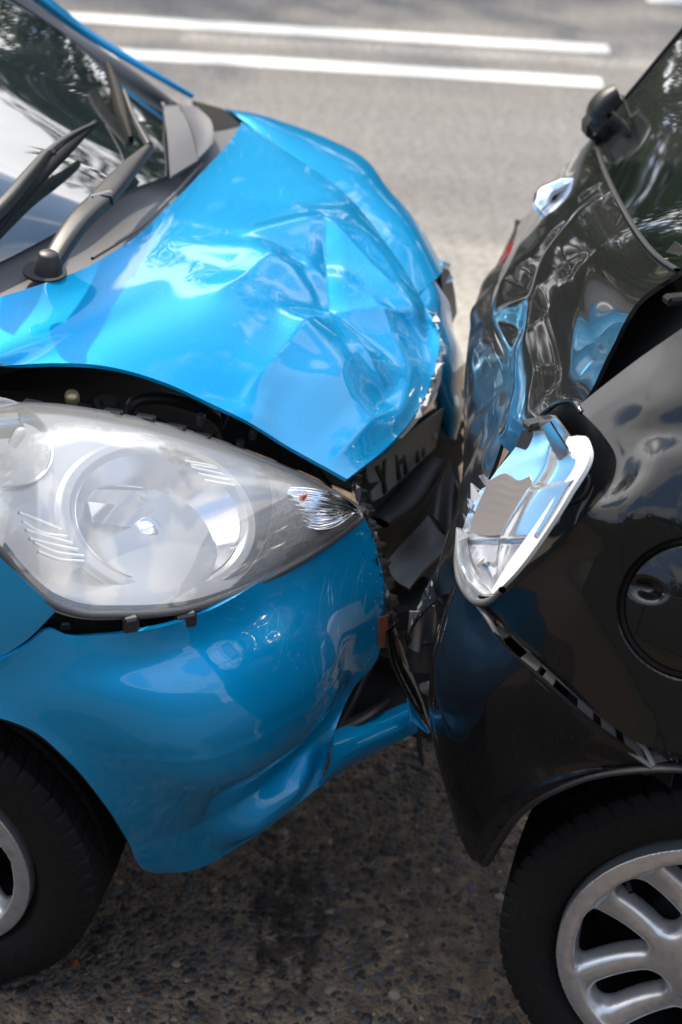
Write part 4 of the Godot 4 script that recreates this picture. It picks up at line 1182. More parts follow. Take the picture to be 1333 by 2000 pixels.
# ---------------------------------------------------------------- the black car
func black_car() -> void:
	var o := thing("black_car", "glossy black hatchback with stove-in tailgate, smashed silver rear lamp and alloy wheel", "car", Vector3(.46, 0, -.85))
	var back := Vector3(-1, .35, .3)
	# tailgate: folded by the blow
	var top := [Vector3(0.287, 1.069, -1.58), Vector3(0.281, 1.087, -1.38), Vector3(0.275, 1.123, -1.1), Vector3(0.277, 1.15, -0.88), Vector3(0.283, 1.171, -0.7), Vector3(0.288, 1.217, -0.46), Vector3(0.291, 1.254, -0.32)]
	var left := [Vector3(0.287, 1.069, -1.58), Vector3(0.257, 1.02, -1.6), Vector3(0.221, 0.971, -1.6), Vector3(0.184, 0.914, -1.58), Vector3(0.145, 0.894, -1.5)]
	var low := [Vector3(0.145, 0.894, -1.5), Vector3(0.13, 0.912, -1.32), Vector3(0.1, 0.916, -1.08), Vector3(0.088, 0.917, -0.98), Vector3(0.089, 0.946, -0.8), Vector3(0.103, 0.96, -0.64), Vector3(0.101, 0.963, -0.5), Vector3(0.096, 0.962, -0.38), Vector3(0.109, 0.973, -0.33)]
	var right := [Vector3(0.291, 1.254, -0.32), Vector3(0.246, 1.216, -0.31), Vector3(0.216, 1.15, -0.29), Vector3(0.187, 1.092, -0.26), Vector3(0.157, 1.063, -0.27), Vector3(0.13, 1.036, -0.29), Vector3(0.109, 0.973, -0.33)]
	var g := coons(top, low, left, right, 150, 110)
	g = bulged(g, back, func(u, v, p): return .03 * sin(PI * v) * sin(PI * clampf(u, 0, 1)))
	var yz := func(p): return Vector2(p.z, p.y * 1.0 + p.x * .4)
	var folds := [
		[Vector3(0.254, 1.141, -1), 0.006],
		[Vector3(0.24, 1.097, -0.93), 0.01],
		[Vector3(0.217, 1.039, -0.84), 0.014],
		[Vector3(0.195, 1.015, -0.72), 0.014],
		[Vector3(0.176, 1.006, -0.6), 0.01],
		[Vector3(0.228, 1.094, -1), -0.004],
		[Vector3(0.196, 1.043, -0.92), -0.012],
		[Vector3(0.177, 1, -0.84), -0.018],
		[Vector3(0.164, 0.986, -0.7), -0.016],
		[Vector3(0.129, 0.972, -0.62), -0.006],
		[Vector3(0.152, 0.974, -1.1), 0.012],
		[Vector3(0.15, 0.95, -0.98), 0.01],
		[Vector3(0.127, 0.958, -0.8), 0.012],
		[Vector3(0.121, 0.932, -1.02), -0.004],
		[Vector3(0.239, 1.12, -0.68), 0.0],
		[Vector3(0.209, 1.094, -0.5), 0.0],
		[Vector3(0.164, 1.029, -0.46), 0.006],
		[Vector3(0.138, 0.999, -0.45), 0.0],
		[Vector3(0.147, 1.02, -0.33), 0.0],
		[Vector3(0.183, 1.084, -0.38), 0.0],
		[Vector3(0.262, 1.148, -0.72), 0.0],
		[Vector3(0.232, 1.011, -1.45), 0.0],
		[Vector3(0.186, 0.949, -1.4), 0.002],
		[Vector3(0.255, 1.049, -1.4), 0.0],
		[Vector3(0.311, 1.034, -1.6), 0.0],
		[Vector3(0.138, 0.831, -1.7), 0.0],
		[Vector3(0.07, 0.886, -1.05), 0.0],
		[Vector3(0.084, 0.954, -0.4), 0.0],
		[Vector3(0.108, 0.989, -0.28), 0.0],
		[Vector3(0.294, 1.282, -0.25), 0.0],
		[Vector3(0.238, 1.219, -0.28), 0.0],
		[Vector3(0.184, 1.112, -0.2), 0.0],
		[Vector3(0.275, 1.158, -0.86), 0.0],
		[Vector3(0.28, 1.125, -1.1), 0.0],
	]
	g = crumple(g, back, yz, folds, 7)
	part("tailgate", sheet(g, back, .006), M.black_dusty, o)
	rng.seed = 33
	for k in 7:
		var e: Vector3 = curve_pick([Vector3(0.248, 1.151, -0.99), Vector3(0.252, 1.142, -0.97), Vector3(0.255, 1.134, -0.95)], k / 7.0)
		var q := []
		for m in 6: q.append(e + Vector3(rng.randf_range(-1, .3), rng.randf_range(-1, 1), rng.randf_range(-.5, .8)) * rng.randf_range(.003, .007))
		part("paint_flake", shard(q, .001), M.bare, o)
	# window in the tailgate, its black edge and a washer nozzle cap
	var roof := [Vector3(0.287, 1.069, -1.58), Vector3(0.351, 1.175, -1.55), Vector3(0.42, 1.301, -1.5), Vector3(0.495, 1.429, -1.45)]
	var wt := [Vector3(0.495, 1.429, -1.45), Vector3(.66, 1.42, -.85), Vector3(.66, 1.40, -.25)]
	part("rear_window", panel(wt, top, [wt[0], Vector3(0.42, 1.301, -1.5), Vector3(0.351, 1.175, -1.55), Vector3(0.287, 1.069, -1.58)], [wt[2], Vector3(.46, 1.32, -.27), top[6]], 40, 30, back, .005, func(u, v, p): return .008 * sin(PI * v) * sin(PI * u)), M.tint, o)
	part("window_seal", tube(top.map(func(p): return p + Vector3(-.002, .003, 0)), .005, 8, null, 5, .5), M.plastic, o)
	part("window_seal", tube(roof.map(func(p): return p + Vector3(0, .004, 0)), .006, 8, null, 5, .6), M.plastic, o)
	part("cabin_lining", plate(Vector3(.75, 1.3, -1.5), Vector3(.8, 1.35, -.25), Vector3(.7, .5, -.25), Vector3(.7, .5, -1.5), Vector3(-1, 0, 0), .02), M.dark, o)
	part("parcel_shelf", plate(Vector3(.3, 1.04, -1.5), Vector3(.34, 1.1, -.3), Vector3(.75, 1.1, -.3), Vector3(.75, 1.05, -1.5), Vector3.UP, .015), M.dark, o)
	part("roof", plate(wt[0], wt[2], Vector3(1.9, 1.5, -.3), Vector3(1.9, 1.5, -1.45), Vector3.UP, .03, 12, func(u, v, p): return .03 * sin(PI * v)), M.black, o)
	# rear wiper
	var w := part("rear_wiper", bar([Vector3(0.27, 1.126, -1.47), Vector3(0.269, 1.15, -1.47), Vector3(0.282, 1.171, -1.47), Vector3(0.308, 1.189, -1.47)], [.060, .056, .048, .034], .02, Vector3(-.7, .6, .2)), M.plastic, o)
	part("wiper_boss", block(Vector3(0.286, 1.117, -1.48), Vector3(.074, .066, .06), Basis(Vector3(0, 0, 1), -.62) * Basis(Vector3.UP, .5), .018), M.plastic, w)
	part("wiper_pivot", lathe([Vector2(.013, -.03), Vector2(.013, .02), Vector2(.01, .024), Vector2(0, .024)], Vector3(0.323, 1.116, -1.46), Vector3(-.9, .2, -.1), 20), M.rubber, w)
	part("wiper_blade", tube([Vector3(0.322, 1.172, -1.5), Vector3(0.338, 1.146, -1.4), Vector3(0.346, 1.116, -1.33), Vector3(0.327, 1.092, -1.3)], [.002, .003, .003, .001], 8, null, 6), M.rubber, w)
	# bright handle
	part("tailgate_handle", handle(Vector3(0.207, 1.029, -1.26), Vector3(0.232, 1.056, -1.3), Vector3(0.184, 0.999, -1.22)), M.chrome, o)
	# far lamp and the crushed bumper
	part("far_tail_light", panel([Vector3(0.13, 0.884, -1.42), Vector3(0.137, 0.892, -1.38)], [Vector3(0.093, 0.86, -1.26), Vector3(0.101, 0.873, -1.2)], [Vector3(0.13, 0.884, -1.42), Vector3(0.109, 0.861, -1.36), Vector3(0.093, 0.86, -1.26)], [Vector3(0.137, 0.892, -1.38), Vector3(0.117, 0.879, -1.3), Vector3(0.101, 0.873, -1.2)], 8, 14, back, .02), M.red, o)
	var bl := [Vector3(0.149, 0.855, -1.62), Vector3(0.119, 0.839, -1.48), Vector3(0.09, 0.84, -1.32), Vector3(0.06, 0.858, -1.12), Vector3(0.049, 0.861, -0.92), Vector3(0.047, 0.843, -0.75), Vector3(0.052, 0.808, -0.6), Vector3(0.049, 0.772, -0.5), Vector3(0.043, 0.728, -0.45), Vector3(0.041, 0.675, -0.4)]
	var br := [Vector3(0.149, 0.869, -1.56), Vector3(0.129, 0.893, -1.36), Vector3(0.094, 0.908, -1.1), Vector3(0.086, 0.911, -0.98), Vector3(0.091, 0.937, -0.81), Vector3(0.107, 0.956, -0.64), Vector3(0.105, 0.953, -0.52), Vector3(0.099, 0.941, -0.42), Vector3(0.078, 0.918, -0.33), Vector3(0.056, 0.894, -0.27), Vector3(0.048, 0.877, -0.23), Vector3(0.056, 0.831, -0.2)]
	var bg := coons([bl[0], br[0]], [bl[9], br[11]], bl, br, 30, 170)
	var dn := FastNoiseLite.new()
	dn.seed = 17
	dn.frequency = 5.0
	dn.fractal_octaves = 2
	bg = bulged(bg, back, func(u, v, p):
		var h := .010 * sin(PI * u)
		var edge := smoothstep(0, .3, u) * smoothstep(1, .85, u)
		h += edge * .020 * dn.get_noise_3d(p.x, p.y, p.z * .8)
		h -= edge * .012 * maxf(0, absf(dn.get_noise_3d(p.x + 7, p.y * 1.5, p.z * 1.2)) - .12)
		return h)
	part("rear_bumper_top", sheet(bg, back, .006), M.black_scuffed, o)
	# near half of the bumper, wrapping round to the wheel arch
	var sl := [Vector3(0.041, 0.675, -0.4), Vector3(0.034, 0.614, -0.365), Vector3(0.032, 0.555, -0.34), Vector3(0.036, 0.501, -0.32), Vector3(0.052, 0.436, -0.29), Vector3(0.073, 0.391, -0.25), Vector3(0.095, 0.377, -0.19), Vector3(0.122, 0.397, -0.13)]
	var stp := [Vector3(0.041, 0.675, -0.4), Vector3(0.056, 0.829, -0.2), Vector3(0.083, 0.854, -0.12), Vector3(0.102, 0.845, -0.075), Vector3(0.156, 0.841, 0), Vector3(0.216, 0.818, 0.045), Vector3(0.294, 0.782, 0.075)]
	var sb := [Vector3(0.122, 0.397, -0.13), Vector3(0.13, 0.495, -0.075), Vector3(0.149, 0.61, -0.015), Vector3(0.185, 0.697, 0.03), Vector3(0.233, 0.751, 0.055), Vector3(0.294, 0.78, 0.075)]
	var sg := coons(stp, sb, sl, [stp[6], sb[5]], 110, 80)
	sg = bulged(sg, Vector3(-.5, .1, 1), func(u, v, p): return .03 * sin(PI * minf(u * 1.4, 1)) * sin(PI * v) + .004 * exp(-pow((v - .93) / .04, 2)))
	part("rear_bumper", sheet(sg, Vector3(-.5, .1, 1), .006), M.black_side, o)
	# plastic carrier with slots that the bumper has been torn away from
	var up1 := [Vector3(0.073, 0.852, -0.14), Vector3(0.092, 0.851, -0.1), Vector3(0.111, 0.836, -0.07), Vector3(0.159, 0.835, -0.002), Vector3(0.221, 0.809, 0.04), Vector3(0.263, 0.793, 0.06), Vector3(0.295, 0.782, 0.077)]
	var up2 := [Vector3(0.084, 0.855, -0.125), Vector3(0.107, 0.846, -0.1), Vector3(0.128, 0.843, -0.075), Vector3(0.171, 0.843, -0.01), Vector3(0.23, 0.819, 0.033), Vector3(0.269, 0.806, 0.056), Vector3(0.276, 0.802, 0.06)]
	part("bracket_rail", tube(up1, .0045, 8, null, 8, .6), M.grey, o)
	part("bracket_rail", tube(up2.map(func(p): return p + Vector3(0, -.002, -.004)), .004, 8, null, 8, .6), M.plastic, o)
	var cuts := [[0.0, .09], [.13, .2], [.33, .44], [.48, .54], [.67, .75], [.79, .86], [.90, .99]]
	for c in cuts:
		part("bracket_web", plate(curve_pick(up2, c[0]), curve_pick(up2, c[1]), curve_pick(up1, c[1] * .94 + .03), curve_pick(up1, c[0] * .94 + .03), Vector3(-.2, .7, .7), .005, 5), M.dark, o)
	part("bracket_web", tube([Vector3(0.295, 0.782, 0.077), Vector3(0.283, 0.796, 0.06), Vector3(0.272, 0.806, 0.055)], .004, 8, null, 6, .5), M.trim, o)
	part("bracket_backing", plate(Vector3(0.081, 0.829, -0.22), Vector3(0.348, 0.732, -0.06), Vector3(0.342, 0.662, -0.03), Vector3(0.06, 0.741, -0.25), Vector3(-.2, .5, .8), .004), M.void, o)
	# quarter panel with the filler flap
	var qt := [Vector3(0.173, 1.119, -0.19), Vector3(0.204, 1.147, -0.2), Vector3(0.243, 1.182, -0.21), Vector3(0.29, 1.221, -0.22), Vector3(0.381, 1.296, -0.24)]
	var ql := [Vector3(0.173, 1.119, -0.19), Vector3(0.187, 1.117, -0.165), Vector3(0.202, 1.112, -0.14), Vector3(0.219, 1.097, -0.1), Vector3(0.214, 1.08, -0.075), Vector3(0.189, 1.054, -0.05), Vector3(0.155, 0.987, -0.06), Vector3(0.113, 0.914, -0.085), Vector3(0.085, 0.856, -0.125)]
	var qb := [Vector3(0.085, 0.856, -0.125), Vector3(0.127, 0.851, -0.065), Vector3(0.171, 0.843, -0.01), Vector3(0.229, 0.821, 0.035), Vector3(0.271, 0.807, 0.06), Vector3(0.32, 0.815, 0.085), Vector3(0.416, 0.818, 0.1)]
	var qg := coons(qt, qb, ql, [qt[4], Vector3(0.389, 1.12, -0.085), qb[6]], 170, 190)
	var side := Vector3(-.2, .25, 1)
	qg = bulged(qg, side, func(u, v, p): return .010 * sin(PI * v) * smoothstep(0, .35, u) - .008 * exp(-pow((v - .2 - .1 * u) / .05, 2)) * smoothstep(.05, .4, u))
	# the flap sits where this line, square to the wing, meets it
	var la: Vector3 = Vector3(0.288, 1.044, 0.12)
	var lb: Vector3 = Vector3(0.371, 0.797, -0.25)
	var fk := Vector2i.ZERO
	var near := 1e9
	for j in qg.size():
		for i in qg[j].size():
			var off: float = ((qg[j][i] - la).cross(lb - la)).length()
			if off < near:
				near = off
				fk = Vector2i(i, j)
	var fc: Vector3 = qg[fk.y][fk.x]
	var fn: Vector3 = grid_normals(qg, side)[fk.y][fk.x]
	var FR := .076
	for row in qg:
		for i in row.size():
			var d: float = (row[i] - fc).length()
			if d < FR + .012: row[i] -= fn * .026 * (1 - smoothstep(FR + .001, FR + .0075, d)) 
	part("quarter_panel", sheet(qg, side, .005), M.black, o)
	var fx := fn.cross(Vector3.UP).normalized() * -1.0
	var fy := fx.cross(fn).normalized()
	if fy.y < 0: fy = -fy
	if fx.x < 0: fx = -fx
	var fl := tool()
	var fg := []
	for j in 61:
		var row := []
		for i in 121:
			var r := FR * (1 - pow(j / 60.0, 1.3))
			var a := TAU * i / 120
			var q := Vector2(cos(a), sin(a)) * r
			var h := .0035 - .010 * pow(r / .076, 2) + .006 - .003 * smoothstep(.072, .076, r)
			# finger dip at the left of the flap
			var e := Vector2((q.x + .052) / .024, (q.y - .010) / .014)
			h -= .013 * (1 - smoothstep(.1, 1.15, e.length()))
			row.append(fc + fx * q.x + fy * q.y + fn * h)
		fg.append(row)
	sheet(fg, fn, .003, fl)
	part("filler_flap", fl.commit(), M.black, o)
	part("flap_seal", lathe([Vector2(FR + .005, -.012), Vector2(FR + .005, -.004), Vector2(FR + .001, -.002), Vector2(FR - .002, -.006)], fc, fn, 90), M.rubber, o)
	# side above and behind, out to the door
	part("side_pillar", plate(qt[3], Vector3(.95, 1.42, -.25), Vector3(1.6, 1.05, -.02), qt[4], side, .01, 8), M.black, o)
	# dark hollow between tailgate and wing
	part("body_opening", plate(Vector3(0.31, 1.231, -0.5), Vector3(0.359, 1.239, -0.27), Vector3(0.2, 1.061, -0.26), Vector3(0.117, 0.921, -0.5), Vector3(-.5, .5, .7), .01, 8), M.void, o)
	part("opening_wall", plate(Vector3(.62, 1.35, -.12), Vector3(.24, 1.14, -.16), Vector3(.20, .66, -.10), Vector3(.62, .66, -.10), side, .01), M.dark, o)
	part("opening_wall", plate(Vector3(.32, 1.1, -.5), Vector3(.6, 1.2, -.5), Vector3(.6, .5, -.5), Vector3(.25, .5, -.5), side, .01), M.dark, o)
	part("rubber_stop", block(Vector3(0.28, 1.249, -0.24), Vector3(.03, .012, .02), Basis(Vector3.UP, .4), .004), M.rubber, o)
	tail_lamp(o)
	# arch edge, wheel
	part("arch_trim", tube([Vector3(0.125, 0.405, -0.125), Vector3(0.135, 0.495, -0.075), Vector3(0.153, 0.604, -0.018), Vector3(0.187, 0.691, 0.028), Vector3(0.235, 0.748, 0.055), Vector3(0.295, 0.782, 0.075), Vector3(0.375, 0.797, 0.085)], .007, 10, null, 8, .6), M.plastic, o)
	part("wheel_arch_liner", panel([Vector3(0.123, 0.386, -0.14), Vector3(0.133, 0.479, -0.09), Vector3(0.154, 0.583, -0.04), Vector3(0.191, 0.666, 0), Vector3(0.241, 0.718, 0.02), Vector3(0.305, 0.745, 0.03), Vector3(0.408, 0.749, 0.04)], [Vector3(0.15, 0.232, -0.36), Vector3(0.175, 0.321, -0.34), Vector3(0.206, 0.407, -0.32), Vector3(0.245, 0.476, -0.3), Vector3(0.298, 0.534, -0.28), Vector3(0.365, 0.578, -0.26), Vector3(0.481, 0.591, -0.26)], [Vector3(0.123, 0.386, -0.14), Vector3(0.15, 0.232, -0.36)], [Vector3(0.408, 0.749, 0.04), Vector3(0.481, 0.591, -0.26)], 40, 10, Vector3(.3, -1, .2), .004), M.dark, o)
	part("sill_strip", plate(Vector3(0.28, 0.794, 0.05), Vector3(0.431, 0.819, 0.08), Vector3(0.438, 0.78, 0.08), Vector3(0.299, 0.774, 0.07), side, .006), M.black_side, o)  # black strip under the quarter panel, same material as the rear bumper
	wheel(o, Vector3(.462, .319, -.028), deg_to_rad(-11.4), deg_to_rad(2.5), .319, .228, .20, 5, true, deg_to_rad(142), .086, 66, 13.0, [-.035, 0.0, .035])
	# torn metal between the two cars
	part("crash_bar", panel([Vector3(-0.014, 0.647, -0.4), Vector3(0.005, 0.65, -0.42), Vector3(0.037, 0.618, -0.4)], [Vector3(-0.014, 0.582, -0.4), Vector3(0.014, 0.572, -0.41), Vector3(0.036, 0.587, -0.4)], [Vector3(-0.014, 0.647, -0.4), Vector3(-0.014, 0.582, -0.4)], [Vector3(0.037, 0.618, -0.4), Vector3(0.036, 0.587, -0.4)], 30, 16, Vector3(-.2, .3, 1), .004, func(u, v, p): return .016 * sin(u * PI * 2.2)), M.steel, o)
	part("crash_bar_bracket", plate(Vector3(-0.014, 0.574, -0.41), Vector3(0.039, 0.591, -0.4), Vector3(0.048, 0.546, -0.38), Vector3(-0.007, 0.533, -0.4), Vector3(-.2, .3, 1), .006, 8, func(u, v, p): return .003 * sin(u * 9)), M.plastic, o)
	part("torn_skin", panel([Vector3(-0.019, 0.593, -0.405), Vector3(0.002, 0.661, -0.42), Vector3(0.017, 0.695, -0.44), Vector3(0.034, 0.746, -0.45)], [Vector3(-0.01, 0.586, -0.395), Vector3(0.014, 0.655, -0.4), Vector3(0.036, 0.695, -0.4), Vector3(0.044, 0.736, -0.43)], [Vector3(-0.019, 0.593, -0.405), Vector3(-0.01, 0.586, -0.395)], [Vector3(0.034, 0.746, -0.45), Vector3(0.044, 0.736, -0.43)], 40, 8, Vector3(-.4, .4, 1), .003, func(u, v, p): return .008 * sin(u * 8) * v + .006 * v), M.black_scuffed, o)
	part("torn_skin", panel([Vector3(0.035, 0.74, -0.43), Vector3(0.057, 0.816, -0.3)], [Vector3(0.046, 0.511, -0.36), Vector3(0.058, 0.569, -0.3)], [Vector3(0.035, 0.74, -0.43), Vector3(0.024, 0.658, -0.41), Vector3(0.041, 0.61, -0.385), Vector3(0.046, 0.511, -0.36)], [Vector3(0.057, 0.816, -0.3), Vector3(0.055, 0.753, -0.29), Vector3(0.051, 0.656, -0.31), Vector3(0.058, 0.569, -0.3)], 14, 60, Vector3(-.6, .3, 1), .003, func(u, v, p): return .010 * sin(v * 11) * sin(PI * u) + .012 * sin(PI * u)), M.black_scuffed, o)
	part("bent_tab", panel([Vector3(0.011, 0.523, -0.385), Vector3(0.025, 0.533, -0.38)], [Vector3(0.033, 0.466, -0.375), Vector3(0.04, 0.487, -0.37)], [Vector3(0.011, 0.523, -0.385), Vector3(0.024, 0.51, -0.37), Vector3(0.033, 0.466, -0.375)], [Vector3(0.025, 0.533, -0.38), Vector3(0.035, 0.526, -0.365), Vector3(0.04, 0.487, -0.37)], 6, 16, Vector3(-.2, .3, 1), .003, func(u, v, p): return .008 * sin(v * 10)), M.steel, o)
	rng.seed = 66
	for k in 30:
		var t := k / 30.0
		var p: Vector3 = curve_pick([Vector3(-0.011, 0.607, -0.395), Vector3(0.002, 0.66, -0.405), Vector3(0.021, 0.699, -0.42), Vector3(0.035, 0.737, -0.42), Vector3(0.044, 0.678, -0.385), Vector3(0.043, 0.612, -0.37), Vector3(0.047, 0.549, -0.35), Vector3(0.038, 0.501, -0.345)], t)
		var s := Vector3(rng.randf_range(-.3, .3), 1, rng.randf_range(-.3, .3)) * rng.randf_range(.004, .016)
		var wd := Vector3(rng.randf_range(.4, 1), 0, .3) * rng.randf_range(.0012, .0035)
		part("torn_edge", shard([p, p + s, p + wd + s * .2, p - s, p - wd - s * .3], .0012), [M.bare, M.white, M.trim][k % 3], o)
	settle(o)

func handle(c: Vector3, a: Vector3, b: Vector3) -> Mesh:
	var st := tool()
	tube([a, a.lerp(c, .5) + Vector3(-.024, .008, .018), c + Vector3(-.034, .012, .024), b.lerp(c, .5) + Vector3(-.024, .008, .018), b], [.006, .018, .020, .018, .006], 16, st, 8, .7)
	return st.commit()

func tail_lamp(o: Node3D) -> void:
	var n := Vector3(-.75, .45, .5)
	var l := [Vector3(0.139, 1.062, -0.26), Vector3(0.129, 1.043, -0.275), Vector3(0.107, 0.996, -0.29), Vector3(0.081, 0.952, -0.285), Vector3(0.059, 0.91, -0.26), Vector3(0.054, 0.892, -0.245), Vector3(0.064, 0.878, -0.205), Vector3(0.078, 0.87, -0.17), Vector3(0.093, 0.874, -0.13)]
	var r := [Vector3(0.154, 1.083, -0.23), Vector3(0.168, 1.08, -0.19), Vector3(0.182, 1.1, -0.13), Vector3(0.185, 1.093, -0.115), Vector3(0.167, 1.051, -0.1), Vector3(0.143, 0.993, -0.095), Vector3(0.118, 0.935, -0.1), Vector3(0.095, 0.877, -0.125)]
	var back := coons([l[0], r[0]], [l[8], r[7]], l, r, 60, 90)
	back = bulged(back, n, func(u, v, p):
		var h := -.012 * sin(PI * u) * sin(PI * v)
		h += .004 * smoothstep(.42, .44, v) - .004 * smoothstep(.66, .68, v)
		h += .006 * exp(-pow((u - .62 + .2 * v) / .05, 2)) * smoothstep(.1, .3, v) * smoothstep(.9, .7, v)
		return h)
	var t := part("tail_light", sheet(back, n, .003), M.lamp_back, o, "smashed rear lamp with its silver reflector bare and jagged clear plastic left at the edges")
	part("lamp_road_reflection", panel([Vector3(0.078, 0.978, -0.239), Vector3(0.097, 0.997, -0.229), Vector3(0.116, 1.002, -0.205), Vector3(0.128, 1.014, -0.197)], [Vector3(0.058, 0.913, -0.212), Vector3(0.086, 0.929, -0.183), Vector3(0.118, 0.954, -0.158)], [Vector3(0.078, 0.978, -0.239), Vector3(0.064, 0.938, -0.225), Vector3(0.058, 0.913, -0.212)], [Vector3(0.128, 1.014, -0.197), Vector3(0.134, 0.998, -0.173), Vector3(0.131, 0.977, -0.159), Vector3(0.118, 0.954, -0.158)], 30, 30, n, .002, func(u, v, p): return .0001 * sin(v * 46 + sin(u * 9)) * sin(PI * u)), M.reflection_grey, t)  # plain grey painted in for the road mirrored in the reflector
	# white wall of the lamp along the wing side
	part("lamp_wall", panel([Vector3(0.168, 1.081, -0.185), Vector3(0.183, 1.106, -0.125), Vector3(0.187, 1.1, -0.11), Vector3(0.168, 1.052, -0.092), Vector3(0.144, 0.995, -0.088), Vector3(0.119, 0.937, -0.095), Vector3(0.094, 0.878, -0.122)], [Vector3(0.162, 1.063, -0.18), Vector3(0.174, 1.069, -0.145), Vector3(0.175, 1.068, -0.14), Vector3(0.158, 1.04, -0.12), Vector3(0.133, 0.987, -0.115), Vector3(0.108, 0.93, -0.12), Vector3(0.091, 0.875, -0.135)], [Vector3(0.168, 1.081, -0.185), Vector3(0.162, 1.063, -0.18)], [Vector3(0.094, 0.878, -0.122), Vector3(0.091, 0.875, -0.135)], 60, 8, Vector3(-.5, .6, .7), .006), M.white, t)
	part("lamp_socket", panel([Vector3(0.117, 1.032, -0.285), Vector3(0.134, 1.046, -0.27)], [Vector3(0.111, 1.008, -0.285), Vector3(0.125, 1.014, -0.265)], [Vector3(0.117, 1.032, -0.285), Vector3(0.111, 1.008, -0.285)], [Vector3(0.134, 1.046, -0.27), Vector3(0.125, 1.014, -0.265)], 6, 6, n, .012), M.plastic, t)
	part("lamp_socket", block(Vector3(0.132, 1.051, -0.27), Vector3(.03, .012, .02), Basis(Vector3.UP, .6), .003), M.plastic, t)
	part("lamp_baffle", panel([Vector3(0.143, 1.067, -0.235), Vector3(0.151, 1.082, -0.22)], [Vector3(0.165, 1.046, -0.185), Vector3(0.173, 1.075, -0.16)], [Vector3(0.143, 1.067, -0.235), Vector3(0.165, 1.046, -0.185)], [Vector3(0.151, 1.082, -0.22), Vector3(0.173, 1.075, -0.16)], 8, 14, n, .003, func(u, v, p): return .006), M.silver, t)
	# what remains of the clear lens at the bottom corner
	part("lens_shard", panel([Vector3(0.05, 0.895, -0.24), Vector3(0.058, 0.902, -0.235)], [Vector3(0.078, 0.86, -0.13), Vector3(0.1, 0.888, -0.11)], [Vector3(0.05, 0.895, -0.24), Vector3(0.048, 0.879, -0.22), Vector3(0.056, 0.859, -0.17), Vector3(0.078, 0.86, -0.13)], [Vector3(0.058, 0.902, -0.235), Vector3(0.064, 0.885, -0.2), Vector3(0.081, 0.882, -0.15), Vector3(0.1, 0.888, -0.11)], 16, 40, n, .004, func(u, v, p): return .014 * sin(PI * u) + .004), M.clear, t)
	part("lens_rim", tube([Vector3(0.049, 0.897, -0.24), Vector3(0.047, 0.879, -0.22), Vector3(0.054, 0.859, -0.17), Vector3(0.074, 0.856, -0.135), Vector3(0.091, 0.874, -0.115), Vector3(0.103, 0.898, -0.105)], .006, 10, null, 8, .8), M.trim, t)
	rng.seed = 44
	for k in 9:
		var e: Vector3 = curve_pick([Vector3(0.078, 0.953, -0.28), Vector3(0.058, 0.918, -0.25), Vector3(0.058, 0.894, -0.23), Vector3(0.07, 0.882, -0.2), Vector3(0.093, 0.908, -0.15)], k / 9.0)
		var q := []
		for m in 6: q.append(e + Vector3(rng.randf_range(-.8, .5), rng.randf_range(-1, 1), rng.randf_range(-.6, 1)) * rng.randf_range(.006, .018))
		part("lens_shard", shard(q, .002), [M.clear, M.white, M.silver][k % 3], t)
	# pocket the lamp sat in
	part("lamp_pocket", panel([Vector3(0.156, 1.077, -0.28), Vector3(0.176, 1.121, -0.2), Vector3(0.224, 1.09, -0.12)], [Vector3(0.05, 0.85, -0.3), Vector3(0.083, 0.814, -0.18), Vector3(0.098, 0.841, -0.15)], [Vector3(0.156, 1.077, -0.28), Vector3(0.105, 0.953, -0.36), Vector3(0.05, 0.85, -0.3)], [Vector3(0.224, 1.09, -0.12), Vector3(0.217, 1.049, -0.11), Vector3(0.166, 0.956, -0.11), Vector3(0.098, 0.841, -0.15)], 24, 30, n, .004, func(u, v, p): return -.06 * sin(PI * u) * sin(PI * v)), M.dark, o)
	part("pocket_rim", tube([Vector3(0.141, 1.07, -0.265), Vector3(0.155, 1.098, -0.24), Vector3(0.175, 1.12, -0.2), Vector3(0.182, 1.118, -0.18)], .006, 10, null, 8, .5), M.black, o)
	part("pocket_bolt", lathe([Vector2(.008, -.01), Vector2(.008, .004), Vector2(.004, .008), Vector2(0, .008)], Vector3(0.152, 1.006, -0.11), Vector3(-.6, .5, .6), 8), M.bare, o)
	part("lamp_cable", tube([Vector3(0.176, 1.05, -0.14), Vector3(0.193, 1.054, -0.13), Vector3(0.189, 1.037, -0.12), Vector3(0.166, 1.021, -0.12)], .006, 8), M.plastic, o)

